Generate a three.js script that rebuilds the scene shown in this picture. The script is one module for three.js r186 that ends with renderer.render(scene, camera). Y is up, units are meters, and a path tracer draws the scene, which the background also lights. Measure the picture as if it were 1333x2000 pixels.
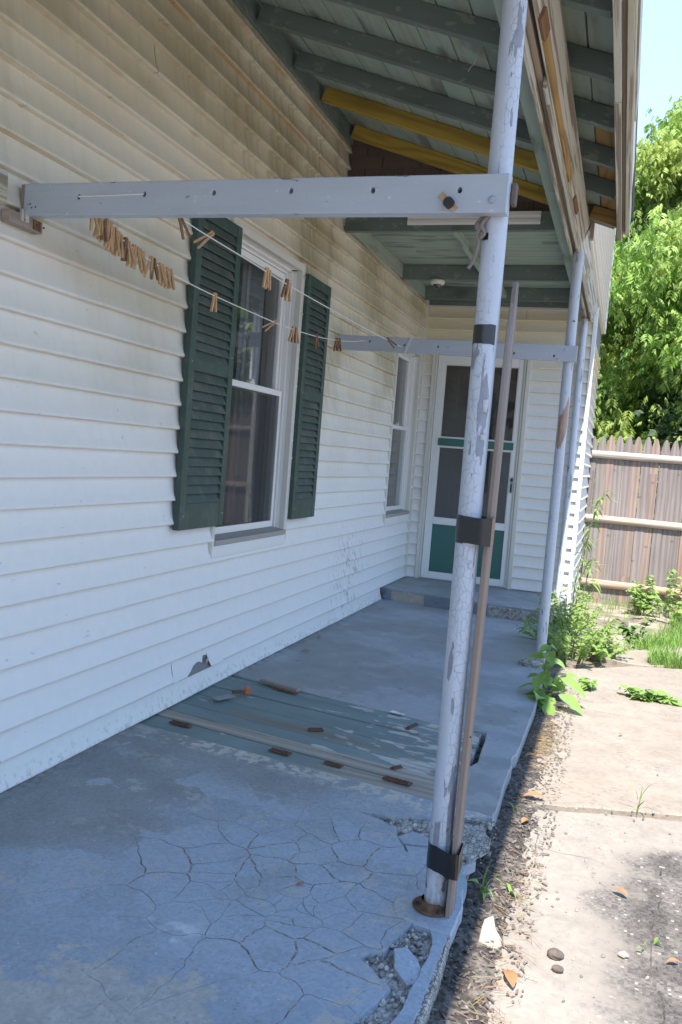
import * as THREE from 'three';
import { RoundedBoxGeometry } from 'three/addons/geometries/RoundedBoxGeometry.js';
import * as BGU from 'three/addons/utils/BufferGeometryUtils.js';
import { Brush, Evaluator, SUBTRACTION } from 'three-bvh-csg';

// ------------------------------------------------------------------ camera, sky, sun, exposure
const scene = new THREE.Scene();
const camera = new THREE.PerspectiveCamera(61.66, 682 / 1024, 0.05, 600);
camera.rotation.order = 'YXZ';
camera.position.set(1.8204, 1.1713, 7.6301);
camera.rotation.set(-0.0674, 0.3125, 0.0784);
const renderer = new THREE.WebGLRenderer({ antialias: true });
renderer.setSize(682, 1024);
renderer.toneMapping = THREE.LinearToneMapping;
renderer.toneMappingExposure = 4.75;
renderer.shadowMap.enabled = true;

{ // clear hazy summer sky
  const w = 256, h = 128, d = new Float32Array(w * h * 4);
  for (let j = 0; j < h; j++) {
    const el = ((j + 0.5) / h - 0.5) * Math.PI, s = Math.sin(el);
    for (let i = 0; i < w; i++) {
      const k = (j * w + i) * 4;
      const t = Math.pow(Math.max(0, s), 0.5);
      let r = 0.29 + (0.092 - 0.29) * t, g = 0.355 + (0.183 - 0.355) * t, b = 0.42 + (0.38 - 0.42) * t;
      if (s < 0) { const q = Math.min(1, -s * 6); r += (0.2 - r) * q; g += (0.19 - g) * q; b += (0.16 - b) * q; }
      d[k] = r; d[k + 1] = g; d[k + 2] = b; d[k + 3] = 1;
    }
  }
  const sky = new THREE.DataTexture(d, w, h, THREE.RGBAFormat, THREE.FloatType);
  sky.mapping = THREE.EquirectangularReflectionMapping;
  sky.magFilter = THREE.LinearFilter; sky.minFilter = THREE.LinearFilter;
  sky.needsUpdate = true;
  scene.background = sky; scene.environment = sky;
}
const sun = new THREE.DirectionalLight(new THREE.Color(1, 0.94, 0.84), 2.2);
sun.position.set(0.055 * 20, 0.85 * 20, 0.525 * 20);
sun.target.position.set(0, 0, 0);
sun.castShadow = true;
Object.assign(sun.shadow.camera, { left: -14, right: 14, top: 14, bottom: -14, near: 1, far: 60 });
sun.shadow.mapSize.set(2048, 2048);
scene.add(sun, sun.target);

// ------------------------------------------------------------------ helpers
function rng(seed) { let a = seed >>> 0; return () => { a = (a + 0x6D2B79F5) | 0; let t = Math.imul(a ^ (a >>> 15), 1 | a); t = (t + Math.imul(t ^ (t >>> 7), 61 | t)) ^ t; return ((t ^ (t >>> 14)) >>> 0) / 4294967296; }; }
const TAB = new Float32Array(65536); { const r = rng(7); for (let i = 0; i < 65536; i++) TAB[i] = r(); }
function vn(x, y) {
  const xi = Math.floor(x), yi = Math.floor(y); let fx = x - xi, fy = y - yi;
  fx = fx * fx * (3 - 2 * fx); fy = fy * fy * (3 - 2 * fy);
  const a = TAB[(xi & 255) + ((yi & 255) << 8)], b = TAB[((xi + 1) & 255) + ((yi & 255) << 8)];
  const c = TAB[(xi & 255) + (((yi + 1) & 255) << 8)], d = TAB[((xi + 1) & 255) + (((yi + 1) & 255) << 8)];
  return a + (b - a) * fx + (c - a) * fy + (a - b - c + d) * fx * fy;
}
function fbm(x, y, o = 4) { let s = 0, a = 0.5, n = 0; for (let i = 0; i < o; i++) { s += a * vn(x, y); n += a; x = x * 2.03 + 17.3; y = y * 2.03 + 9.1; a *= 0.5; } return s / n; }
const sm = (a, b, x) => { const t = Math.min(1, Math.max(0, (x - a) / (b - a))); return t * t * (3 - 2 * t); };
const mix = (a, b, t) => [a[0] + (b[0] - a[0]) * t, a[1] + (b[1] - a[1]) * t, a[2] + (b[2] - a[2]) * t];
const mul = (a, k) => [a[0] * k, a[1] * k, a[2] * k];
// cellular: distance to the border between the two nearest cells
function cellEdge(x, y, jit = 0.9) {
  const xi = Math.floor(x), yi = Math.floor(y); let d1 = 9, d2 = 9;
  for (let j = -1; j <= 1; j++) for (let i = -1; i <= 1; i++) {
    const k = ((xi + i) & 255) + (((yi + j) & 255) << 8);
    const dx = xi + i + 0.5 + (TAB[k] - 0.5) * jit - x, dy = yi + j + 0.5 + (TAB[(k + 7919) & 65535] - 0.5) * jit - y, d = Math.sqrt(dx * dx + dy * dy);
    if (d < d1) { d2 = d1; d1 = d; } else if (d < d2) d2 = d;
  }
  return d2 - d1;
}
const enc = v => { v = Math.min(1, Math.max(0, v)); return 255 * (v <= 0.0031308 ? 12.92 * v : 1.055 * Math.pow(v, 1 / 2.4) - 0.055); };
// fn(a, b) with a, b in metres over [0,W]x[0,H] returns [r,g,b,height,roughness?] (linear)
function tex(w, h, W, H, fn, bump = true) {
  const c = new Uint8Array(w * h * 4), q = bump ? new Uint8Array(w * h * 4) : null;
  for (let j = 0; j < h; j++) for (let i = 0; i < w; i++) {
    const o = fn((i + 0.5) / w * W, (j + 0.5) / h * H), k = (j * w + i) * 4;
    c[k] = enc(o[0]); c[k + 1] = enc(o[1]); c[k + 2] = enc(o[2]); c[k + 3] = 255;
    if (q) { q[k] = q[k + 1] = q[k + 2] = 255 * Math.min(1, Math.max(0, o[3] ?? 0.5)); q[k + 3] = 255; }
  }
  const mk = (d, srgb) => { const t = new THREE.DataTexture(d, w, h, THREE.RGBAFormat, THREE.UnsignedByteType); t.wrapS = t.wrapT = THREE.RepeatWrapping; t.magFilter = THREE.LinearFilter; t.minFilter = THREE.LinearFilter; if (srgb) t.colorSpace = THREE.SRGBColorSpace; t.repeat.set(1 / W, 1 / H); t.needsUpdate = true; return t; };
  return { map: mk(c, true), bump: q ? mk(q, false) : null };
}
function mat(o) { if (o.t) { o.map = o.t.map; if (o.t.bump && o.bumpScale) o.bumpMap = o.t.bump; delete o.t; } if (o.rgb) { o.color = new THREE.Color().setRGB(...o.rgb); delete o.rgb; } const P = o.transmission || o.clearcoat ? THREE.MeshPhysicalMaterial : THREE.MeshStandardMaterial; return new P({ roughness: 0.8, ...o }); }
const used = {};
function numbered(n) { if (used[n] === undefined) { used[n] = 0; return n; } used[n]++; return n + '_' + String(used[n]).padStart(3, '0'); }
function mesh(name, g, m, parent) { const o = new THREE.Mesh(g, m); o.castShadow = o.receiveShadow = true; o.name = parent ? name : numbered(name); (parent || scene).add(o); return o; }
function thing(name, label, category, pos = [0, 0, 0], group) { const o = new THREE.Group(); o.name = numbered(name); o.position.set(...pos); o.userData = { label, category }; if (group) o.userData.group = group; scene.add(o); return o; }
function tag(o, label, category, group) { Object.assign(o.userData, { label, category }); if (group) o.userData.group = group; return o; }
function struct(o, label) { o.userData.kind = 'structure'; if (label) o.userData.label = label; return o; }
function part(name, parent) { const o = new THREE.Group(); o.name = name; parent.add(o); return o; }
const R = rng(2024);
const rr = (a, b) => a + (b - a) * R();
// uv in metres, grain (u) along axis `ax`
function grain(g, ax = 'x', off) {
  if (g.index) g = g.toNonIndexed();
  const p = g.attributes.position, n = p.count, uv = new Float32Array(n * 2), I = 'xyz'.indexOf(ax), [ou, ov] = off || [rr(0, 3), rr(0, 3)];
  const a = new THREE.Vector3(), b = new THREE.Vector3(), c = new THREE.Vector3(), nn = new THREE.Vector3();
  for (let i = 0; i < n; i += 3) {
    a.fromBufferAttribute(p, i); b.fromBufferAttribute(p, i + 1); c.fromBufferAttribute(p, i + 2);
    nn.crossVectors(b.clone().sub(a), c.clone().sub(a));
    const m = [Math.abs(nn.x), Math.abs(nn.y), Math.abs(nn.z)]; let D = m[0] > m[1] ? (m[0] > m[2] ? 0 : 2) : (m[1] > m[2] ? 1 : 2);
    let U = I, V = 3 - U - D; if (D === I) { U = (I + 1) % 3; V = (I + 2) % 3; }
    [a, b, c].forEach((v, k) => { uv[(i + k) * 2] = v.getComponent(U) + ou; uv[(i + k) * 2 + 1] = v.getComponent(V) + ov; });
  }
  g.setAttribute('uv', new THREE.BufferAttribute(uv, 2)); return g;
}
// uv from the place in the scene (metres); faces that stand upright take their height as one of the two
function planar(g, U, V, ou = 0, ov = 0) {
  if (U !== 'x' || V !== 'z') { const p = g.attributes.position, uv = new Float32Array(p.count * 2), a = 'xyz'.indexOf(U), b = 'xyz'.indexOf(V); for (let i = 0; i < p.count; i++) { uv[i * 2] = p.getComponent(i, a) + ou; uv[i * 2 + 1] = p.getComponent(i, b) + ov; } g.setAttribute('uv', new THREE.BufferAttribute(uv, 2)); return g; }
  if (g.index) g = g.toNonIndexed();
  const p = g.attributes.position, uv = new Float32Array(p.count * 2), a = new THREE.Vector3(), b = new THREE.Vector3(), c = new THREE.Vector3();
  for (let i = 0; i < p.count; i += 3) { a.fromBufferAttribute(p, i); b.fromBufferAttribute(p, i + 1); c.fromBufferAttribute(p, i + 2); const n = b.clone().sub(a).cross(c.clone().sub(a)), X = Math.abs(n.x), Y = Math.abs(n.y), Z = Math.abs(n.z); [a, b, c].forEach((v, k) => { const q = Y >= X && Y >= Z ? [v.x, v.z] : X > Z ? [v.y + 1.2, v.z] : [v.x, v.y + 5.1]; uv[(i + k) * 2] = q[0] + ou; uv[(i + k) * 2 + 1] = q[1] + ov; }); }
  g.setAttribute('uv', new THREE.BufferAttribute(uv, 2)); return g;
}
// chamfered box given by its bounds
function bx(x0, x1, y0, y1, z0, z1, ax = 'x', r = 0.002, off) {
  const s = [x1 - x0, y1 - y0, z1 - z0], q = Math.min(r, Math.min(...s) * 0.3);
  let g = new RoundedBoxGeometry(s[0], s[1], s[2], 1, q); g.translate((x0 + x1) / 2, (y0 + y1) / 2, (z0 + z1) / 2);
  return grain(g, ax, off);
}
function sb(x0, x1, y0, y1, z0, z1, ax = 'x', off) { const g = new THREE.BoxGeometry(x1 - x0, y1 - y0, z1 - z0); g.translate((x0 + x1) / 2, (y0 + y1) / 2, (z0 + z1) / 2); return grain(g, ax, off); }
function merge(l) { return BGU.mergeGeometries(l.map(g => { g = g.index ? g.toNonIndexed() : g; for (const k of Object.keys(g.attributes)) if (!['position', 'normal', 'uv'].includes(k)) g.deleteAttribute(k); return g; })); }
function tube(pts, r, seg = 24, rad = 6) { return new THREE.TubeGeometry(new THREE.CatmullRomCurve3(pts.map(p => new THREE.Vector3(...p))), seg, r, rad, false); }
// tapered tube
function limb(pts, r0, r1, seg = 12, rad = 7) {
  const c = new THREE.CatmullRomCurve3(pts.map(p => new THREE.Vector3(...p))), g = new THREE.TubeGeometry(c, seg, 1, rad, false), p = g.attributes.position;
  for (let i = 0; i <= seg; i++) { const o = c.getPointAt(i / seg), k = r0 + (r1 - r0) * i / seg; for (let j = 0; j <= rad; j++) { const n = i * (rad + 1) + j; p.setXYZ(n, o.x + (p.getX(n) - o.x) * k, o.y + (p.getY(n) - o.y) * k, o.z + (p.getZ(n) - o.z) * k); } }
  return g;
}
function crease(g, a) { g.scale(200, 200, 200); g = BGU.toCreasedNormals(g, a); g.scale(0.005, 0.005, 0.005); return g; }
// prism from a polygon in the x-z plane, top at y1, bottom at y0, rim = small chamfer
function slabGeo(poly, y0, y1, rim = 0.0015, deep) { // rim may be a function of place; deep: depth of the rim's step (a groove between two slabs)
  let A = 0; poly.forEach((p, i) => { const q = poly[(i + 1) % poly.length]; A += p[0] * q[1] - q[0] * p[1]; });
  if (A < 0) poly = poly.slice().reverse();
  const n = poly.length, inner = poly.map((p, i) => { const a = poly[(i + n - 1) % n], b = poly[(i + 1) % n]; const dx = b[0] - a[0], dz = b[1] - a[1], l = Math.hypot(dx, dz) || 1, w = typeof rim === 'function' ? rim(...p) : rim; return [p[0] - dz / l * w, p[1] + dx / l * w]; });
  const v2 = l => l.map(p => new THREE.Vector2(p[0], p[1])), P = [], tri = (a, b, c) => P.push(...a, ...b, ...c);
  for (const [a, b, c] of THREE.ShapeUtils.triangulateShape(v2(inner), [])) { const f = i => [inner[i][0], y1, inner[i][1]]; tri(f(a), f(c), f(b)); }
  for (const [a, b, c] of THREE.ShapeUtils.triangulateShape(v2(poly), [])) { const f = i => [poly[i][0], y0, poly[i][1]]; tri(f(a), f(b), f(c)); }
  for (let i = 0; i < n; i++) { const j = (i + 1) % n; const rings = deep ? [[inner, y1], [inner, y1 - deep], [poly, y1 - deep - 0.00005], [poly, y0]] : [[inner, y1], [poly, y1 - rim], [poly, y0]]; for (let k = 0; k < rings.length - 1; k++) { const [r0, h0] = rings[k], [r1, h1] = rings[k + 1]; const a = [r0[i][0], h0, r0[i][1]], b = [r0[j][0], h0, r0[j][1]], c = [r1[i][0], h1, r1[i][1]], d = [r1[j][0], h1, r1[j][1]]; tri(a, b, d); tri(a, d, c); } }
  const g = new THREE.BufferGeometry(); g.setAttribute('position', new THREE.Float32BufferAttribute(P, 3)); return crease(g, 0.7);
}
// polygon outline with its edges subdivided and roughened by world noise
function ragged(poly, step, amp, f = 9, seed = 0) {
  const o = []; poly.forEach((p, i) => { const q = poly[(i + 1) % poly.length], L = Math.hypot(q[0] - p[0], q[1] - p[1]), n = Math.max(1, Math.round(L / step)); for (let k = 0; k < n; k++) { const x = p[0] + (q[0] - p[0]) * k / n, z = p[1] + (q[1] - p[1]) * k / n; o.push([x + (fbm(x * f + seed, z * f, 3) - 0.5) * 2 * amp, z + (fbm(x * f + 31 + seed, z * f + 57, 3) - 0.5) * 2 * amp]); } });
  return o;
}
// the same for an open line
function raggedLine(pts, step, amp, f = 9) { const o = []; for (let i = 0; i < pts.length - 1; i++) { const p = pts[i], q = pts[i + 1], n = Math.max(1, Math.round(Math.hypot(q[0] - p[0], q[1] - p[1]) / step)); for (let k = 0; k < n; k++) { const x = p[0] + (q[0] - p[0]) * k / n, z = p[1] + (q[1] - p[1]) * k / n; o.push([x + (fbm(x * f, z * f, 3) - 0.5) * 2 * amp, z + (fbm(x * f + 31, z * f + 57, 3) - 0.5) * 2 * amp]); } } return o; }
// convex polygon cut by the half plane n.(p-o) <= 0
function clip(poly, ox, oz, nx, nz) { const out = [], f = p => (p[0] - ox) * nx + (p[1] - oz) * nz; for (let i = 0; i < poly.length; i++) { const a = poly[i], b = poly[(i + 1) % poly.length], fa = f(a), fb = f(b); if (fa <= 0) out.push(a); if ((fa < 0 && fb > 0) || (fa > 0 && fb < 0)) { const t = fa / (fa - fb); out.push([a[0] + (b[0] - a[0]) * t, a[1] + (b[1] - a[1]) * t]); } } return out; }
const inside = (poly, x, z) => { let c = false; for (let i = 0, j = poly.length - 1; i < poly.length; j = i++) { const [xi, zi] = poly[i], [xj, zj] = poly[j]; if ((zi > z) !== (zj > z) && x < (xj - xi) * (z - zi) / (zj - zi) + xi) c = !c; } return c; };

// ------------------------------------------------------------------ materials
const E_ = 0.1016; // siding exposure
const stain = (z, y) => { // grime on the vinyl
  const k = y / E_, f = k - Math.floor(k), pair = Math.floor(k) % 2 === 0;
  const up = sm(0.95, 2.5, y + (fbm(z * 1.3, y * 1.7) - 0.5) * 0.9);
  const streak = fbm(z * 48, y * 0.7, 3), blot = fbm(z * 1.7 + 5, y * 2.2, 3), far = sm(4.9, 3.0, z);
  let c = mix([0.735, 0.735, 0.71], [0.60, 0.55, 0.405], up * (0.75 + 0.35 * (blot - 0.5)));
  c = mix(c, [0.36, 0.32, 0.205], up * sm(0.38, 0.72, blot) * 0.55);
  c = mix(c, [0.25, 0.21, 0.115], up * (0.35 + 0.65 * far) * sm(0.42, 0.82, streak * 0.6 + 0.40 * blot) * 0.6);
  // rusty line of dirt along the lower lock of each double panel
  const line = (1 - sm(0.0, 0.055, f)) * (pair ? 1 : 0.25) * sm(0.30, 0.6, fbm(z * 5 + 40, Math.floor(k) * 3.7, 3));
  c = mix(c, [0.40, 0.25, 0.10], line * (0.15 + 0.65 * up));
  c = mul(c, 0.975 + 0.05 * fbm(z * 40, y * 30, 2));
  if (fbm(z * 23 + 9, y * 60, 3) > 0.87) c = mul(c, 0.75); // scuffs
  const gx = (z - 1.75) / 0.3, mil = Math.exp(-gx * gx) * sm(0.8, 0.4, y) * sm(0.02, 0.12, y); // mildew low on the wall
  c = mix(c, [0.20, 0.20, 0.17], mil * sm(0.55, 0.75, fbm(z * 70, y * 24, 4)) * 0.75);
  const splash = sm(0.09, 0.0, y) * sm(0.56, 0.76, fbm(z * 70, y * 60, 5) + 0.05 * sm(5.0, 4.2, z)); c = mix(c, [0.30, 0.28, 0.24], splash * 0.45);
  return [...c, 0.5 + 0.30 * (fbm(z * 10, y * 110, 2) - 0.5)];
};
const T = {};
T.wall = tex(2048, 1280, 8, 3.3, (z, y) => stain(z, y));
T.clean = tex(512, 512, 2, 2.6, (x, y) => { const f = (y / E_) % 1; let c = mix([0.76, 0.755, 0.73], [0.68, 0.61, 0.44], sm(1.55, 2.35, y + 0.1 * (fbm(x * 3, y * 3) - 0.5)) * 0.85); c = mix(c, [0.4, 0.3, 0.18], (1 - sm(0, 0.08, f)) * 0.2); c = mul(c, 0.95 + 0.07 * fbm(x * 50, y * 60, 2)); return [...c, 0.5 + 0.3 * (fbm(x * 14, y * 120, 3) - 0.5)]; });
const woodFn = (a, b, dark, light, s = 1) => { const w = fbm(a * 1.2, b * 9, 2) * 3 + b * 38 * s + 0.5 * fbm(a * 3, b * 30, 2); const ring = 0.5 + 0.5 * Math.sin(w * 6.28 * 0.55); const fine = fbm(a * 4, b * 320, 3); return { t: 0.45 * ring + 0.55 * fine, h: 0.6 * fine + 0.4 * ring }; };
T.raw = tex(1024, 512, 2, 0.6, (a, b) => { const { t, h } = woodFn(a, b); let c = mix([0.19, 0.16, 0.135], [0.40, 0.355, 0.31], t); c = mix(c, [0.36, 0.24, 0.15], sm(0.5, 0.75, fbm(a * 2, b * 6, 3)) * 0.45); return [...c, h]; });
T.fence = tex(1024, 512, 2, 0.6, (a, b) => { const { t, h } = woodFn(a, b); let c = mix([0.145, 0.125, 0.117], [0.275, 0.25, 0.238], t); c = mul(c, 0.8 + 0.4 * fbm(a * 3, b * 8, 3)); const kx = ((a + 0.37) % 0.66) - 0.3, ky = ((b) % 0.2) - 0.1 + 0.03 * Math.sin(a * 9); const kn = Math.exp(-(kx * kx * 4 + ky * ky) / 0.00035); return [...mix(c, [0.10, 0.07, 0.055], kn * 0.8), h]; });
T.yellow = tex(1024, 512, 2, 0.6, (a, b) => { const w = fbm(a * 0.9, b * 5, 3) * 5 + b * 14; const r = Math.pow(0.5 + 0.5 * Math.sin(w * 6.28), 2); const c = mul(mix([0.42, 0.295, 0.05], [0.25, 0.17, 0.03], r * 0.8), 0.85 + 0.3 * fbm(a * 5, b * 120, 2)); return [...c, 0.5 + 0.2 * r]; });
T.mint = tex(1024, 512, 2, 0.6, (a, b) => { const { t } = woodFn(a, b); let c = mul([0.30, 0.385, 0.335], 0.85 + 0.25 * fbm(a * 4, b * 18, 3)); const peel = sm(0.56, 0.64, fbm(a * 3.3, b * 22, 5)); c = mix(c, mix([0.24, 0.25, 0.21], [0.37, 0.38, 0.32], t), peel * 0.6); const dk = sm(0.56, 0.85, fbm(a * 3 + 8, b * 9, 5)); c = mix(c, [0.10, 0.105, 0.09], dk * 0.7); return [...c, 0.5 - 0.3 * peel + 0.15 * t]; });
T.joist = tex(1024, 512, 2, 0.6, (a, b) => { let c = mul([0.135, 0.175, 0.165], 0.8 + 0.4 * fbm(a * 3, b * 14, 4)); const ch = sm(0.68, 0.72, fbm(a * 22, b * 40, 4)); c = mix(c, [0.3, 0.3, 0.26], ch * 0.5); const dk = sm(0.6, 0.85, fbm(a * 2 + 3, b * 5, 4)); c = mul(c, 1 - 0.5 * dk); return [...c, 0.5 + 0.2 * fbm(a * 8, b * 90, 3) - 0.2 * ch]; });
T.peelWhite = tex(1024, 512, 2, 0.6, (a, b) => { const { t } = woodFn(a, b); let c = mul([0.50, 0.505, 0.465], 0.85 + 0.25 * fbm(a * 5, b * 12, 3)); const p = sm(0.46, 0.58, fbm(a * 1.9, b * 70, 5)); c = mix(c, mix([0.12, 0.095, 0.075], [0.28, 0.23, 0.175], t), p * 0.85); const g = sm(0.5, 0.8, fbm(a * 2 + 4, b * 6, 3)); c = mix(c, [0.36, 0.36, 0.17], g * 0.35); return [...c, 0.6 - 0.4 * p + 0.2 * t]; });
T.grayBar = tex(2048, 256, 1.6, 0.25, (a, b) => { let c = mul([0.40, 0.445, 0.50], 0.93 + 0.12 * fbm(a * 7, b * 22, 3)); const n = fbm(a * 24, b * 60, 5), ed = Math.exp(-Math.pow((b - 0.144) / 0.006, 2)), p = sm(0.83, 0.85, n + 0.20 * ed); c = mix(c, [0.14, 0.13, 0.13], p * 0.85); const w = sm(0.80, 0.84, fbm(a * 60 + 9, b * 90, 3)); c = mix(c, [0.62, 0.65, 0.68], w * 0.6); return [...c, 0.55 + 0.3 * (fbm(a * 9, b * 120, 3) - 0.5) + 0.35 * (fbm(a * 30, b * 40, 3) - 0.5) - 0.4 * p]; });
const postTex = (seed, rustTop) => tex(512, 2048, 0.19, 2.7, (a, y) => {
  const wx = a + 0.02 * fbm(a * 30, y * 30 + seed, 2), wy = y * 0.6;
  let c = mul([0.475, 0.52, 0.59], 0.93 + 0.12 * fbm(a * 40, y * 12 + seed, 3));
  const alligator = cellEdge(wx * 62, wy * 62 + seed), zone = sm(0.4, 0.58, fbm(a * 14 + seed, y * 2.2, 3));
  const cr = (1 - sm(0.02, 0.10, alligator)) * zone; c = mul(c, 1 - 0.26 * cr);
  let h = 0.62 - 0.3 * cr + 0.25 * (fbm(a * 60, y * 26 + seed, 3) - 0.5);
  const side = Math.exp(-Math.pow((a - 0.052) / 0.011, 2)); // strip where the layers lift
  const pe = sm(0.60, 0.625, fbm(a * 40 + seed * 3, y * 9, 5) + 0.20 * side * sm(1.5, 1.35, y) * sm(0.5, 0.7, y) - 0.12 + 0.10 * sm(0.35, 0.0, y)) ;
  c = mix(c, mul([0.235, 0.255, 0.30], 0.85 + 0.3 * fbm(a * 90, y * 60, 2)), pe); h -= 0.45 * pe;
  const lo = sm(0.30, 0.02, y) , dirt = lo * sm(0.35, 0.65, fbm(a * 45 + 3, y * 22 + seed, 5)); c = mix(c, [0.30, 0.31, 0.27], dirt * 0.5);
  const rust = Math.max(sm(0.06, 0.015, y + 0.03 * fbm(a * 30, seed, 2)), sm(0.66, 0.70, fbm(a * 50, y * 25 + 70 + seed, 4) - 0.2 + 0.24 * lo)); c = mix(c, [0.15, 0.075, 0.045], rust * 0.85);
  if (rustTop) { const aa = (a + 0.095) % 0.19, q = Math.exp(-Math.pow((y - 1.45 - 0.05 * Math.sin(aa * 60)) / 0.12, 2)) * sm(0.055, 0.085, aa) * sm(0.145, 0.115, aa); const b2 = sm(0.35, 0.42, q * (0.45 + fbm(a * 50, y * 16, 4))); c = mix(c, mul([0.33, 0.22, 0.17], 0.6 + 0.8 * fbm(a * 80, y * 30, 3)), b2); h -= 0.3 * b2; }
  return [...c, h];
});
T.post = postTex(3.3, false); T.post2 = postTex(11.7, true);
// painted concrete of the porch floor, near the camera (x 0..1.6, z 4.4..7.6)
T.floor = tex(1536, 2048, 1.6, 2.4, (x, b) => {
  const z = b + 4.4, n1 = fbm(x * 3.1, z * 3.1, 6), n2 = fbm(x * 11, z * 11, 5), n3 = fbm(x * 45, z * 45, 4), n4 = vn(x * 260, z * 260);
  const blue = mul([0.30, 0.355, 0.42], 0.9 + 0.2 * n2), dull = mul([0.245, 0.265, 0.275], 0.85 + 0.3 * n2), conc = mul([0.43, 0.42, 0.385], 0.78 + 0.4 * n3);
  let dz = (x - 0.72) * 0.8 + (z - 5.12) * 0.62 + (n1 - 0.5) * 0.6; // back-left is walked grey
  let c = mix(dull, blue, sm(-0.12, 0.16, dz));
  const gone = sm(0.0, 0.03, (z - 5.98) - Math.max(0, x - 1.0) * 0.9 + (n1 - 0.5) * 0.55 + (n2 - 0.5) * 0.45 + (n3 - 0.5) * 0.2);
  const scrape = sm(0.60, 0.65, n1 * 0.45 + n2 * 0.36 + 0.22 * n3), fade = sm(0.45, 0.7, fbm(x * 1.9 + 8, z * 2.3, 4));
  c = mix(c, mul([0.33, 0.35, 0.37], 0.85 + 0.3 * n3), fade * 0.4);
  const plate = sm(0.62, 0.42, Math.hypot((x - 1.12) / 0.95, (z - 5.55) / 0.95) + (n1 - 0.5) * 0.5 + (n2 - 0.5) * 0.25), flake = sm(0.50, 0.53, fbm(x * 6 + 1, z * 6 + 4, 6) + 0.25 * (plate - 0.55)); c = mix(c, mul([0.345, 0.40, 0.475], 0.92 + 0.16 * n3), flake * sm(4.75, 4.95, z - 0.145 * x) * 0.8);
  c = mix(c, conc, Math.max(gone * (0.62 + 0.3 * n2), scrape * (0.25 + 0.5 * n3)));
  const lip = (1 - sm(0.02, 0.09, Math.abs((z - 4.557 - 0.144 * x) - 0.045 + (n2 - 0.5) * 0.09))) * sm(0.05, 0.25, x); c = mix(c, mul([0.47, 0.45, 0.40], 0.75 + 0.5 * n3), lip * sm(0.42, 0.58, n3 * 0.6 + n2 * 0.4));
  const grit = sm(0.70, 0.86, n4 * 0.7 + 0.3 * n3); c = mul(c, 1 - 0.3 * grit); c = mul(c, 0.90 + 0.2 * vn(x * 130, z * 130)); const tr = sm(0.5, 0.62, fbm(x * 7 + 2, z * 7 + 30, 5)) * sm(0.55, 0.7, n3); c = mix(c, [0.46, 0.43, 0.37], tr * 0.35);
  const white = sm(0.55, 0.8, fbm(x * 16, z * 16, 4)) * Math.exp(-(Math.pow((x - 0.9) / 0.09, 2) + Math.pow((z - 5.84) / 0.06, 2))); c = mix(c, [0.75, 0.76, 0.78], white * 0.8);
  const e1 = cellEdge(x * 8 + n2 * 0.5, z * 8 + n3 * 0.4), hair = (1 - sm(0.006, 0.028, e1)) * sm(0.35, 0.6, fbm(x * 2.3 + 4, z * 2.3, 2)) * sm(0.45, 0.75, x); c = mix(c, [0.20, 0.19, 0.18], 0.4 * hair);
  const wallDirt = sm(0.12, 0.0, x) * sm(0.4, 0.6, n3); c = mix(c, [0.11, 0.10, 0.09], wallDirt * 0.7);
  if (TAB[(Math.floor(x * 420) * 131 + Math.floor(z * 420) * 7919) & 65535] > 0.9994) c = [0.8, 0.8, 0.78];
  return [...c, 0.55 - 0.25 * Math.max(gone, scrape) - 0.35 * hair + 0.25 * (n3 - 0.5) + 0.12 * (n4 - 0.5) * (1 + gone)];
});
T.far = tex(768, 2048, 1.6, 4.8, (x, z) => {
  const n1 = fbm(x * 2.2 + 9, z * 2.2, 5), n2 = fbm(x * 9, z * 9, 4), n3 = fbm(x * 40, z * 40, 3);
  let c = mix([0.27, 0.29, 0.295], [0.315, 0.345, 0.385], sm(0.4, 0.65, n1)); c = mul(c, 0.88 + 0.24 * n2);
  const l = sm(0.56, 0.62, n1 * 0.5 + n2 * 0.5 + 0.13 * sm(3.0, 3.8, z) * sm(0.2, 0.5, x)); c = mix(c, mul([0.42, 0.42, 0.42], 0.85 + 0.3 * n3), l * (0.15 + 0.35 * n3));
  const d = sm(0.76, 0.84, fbm(x * 34, z * 23 + 5, 4)); c = mul(c, 1 - 0.3 * d);
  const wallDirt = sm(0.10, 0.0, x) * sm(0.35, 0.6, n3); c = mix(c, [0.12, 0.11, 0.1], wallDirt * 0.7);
  const crk = 1 - sm(0.0, 0.006, Math.abs(z - 1.9 - 0.3 * x - 0.12 * (fbm(x * 3, 3, 3) - 0.5))); c = mul(c, 1 - 0.3 * crk);
  return [...c, 0.5 + 0.3 * (n3 - 0.5) - 0.2 * l];
});
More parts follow.
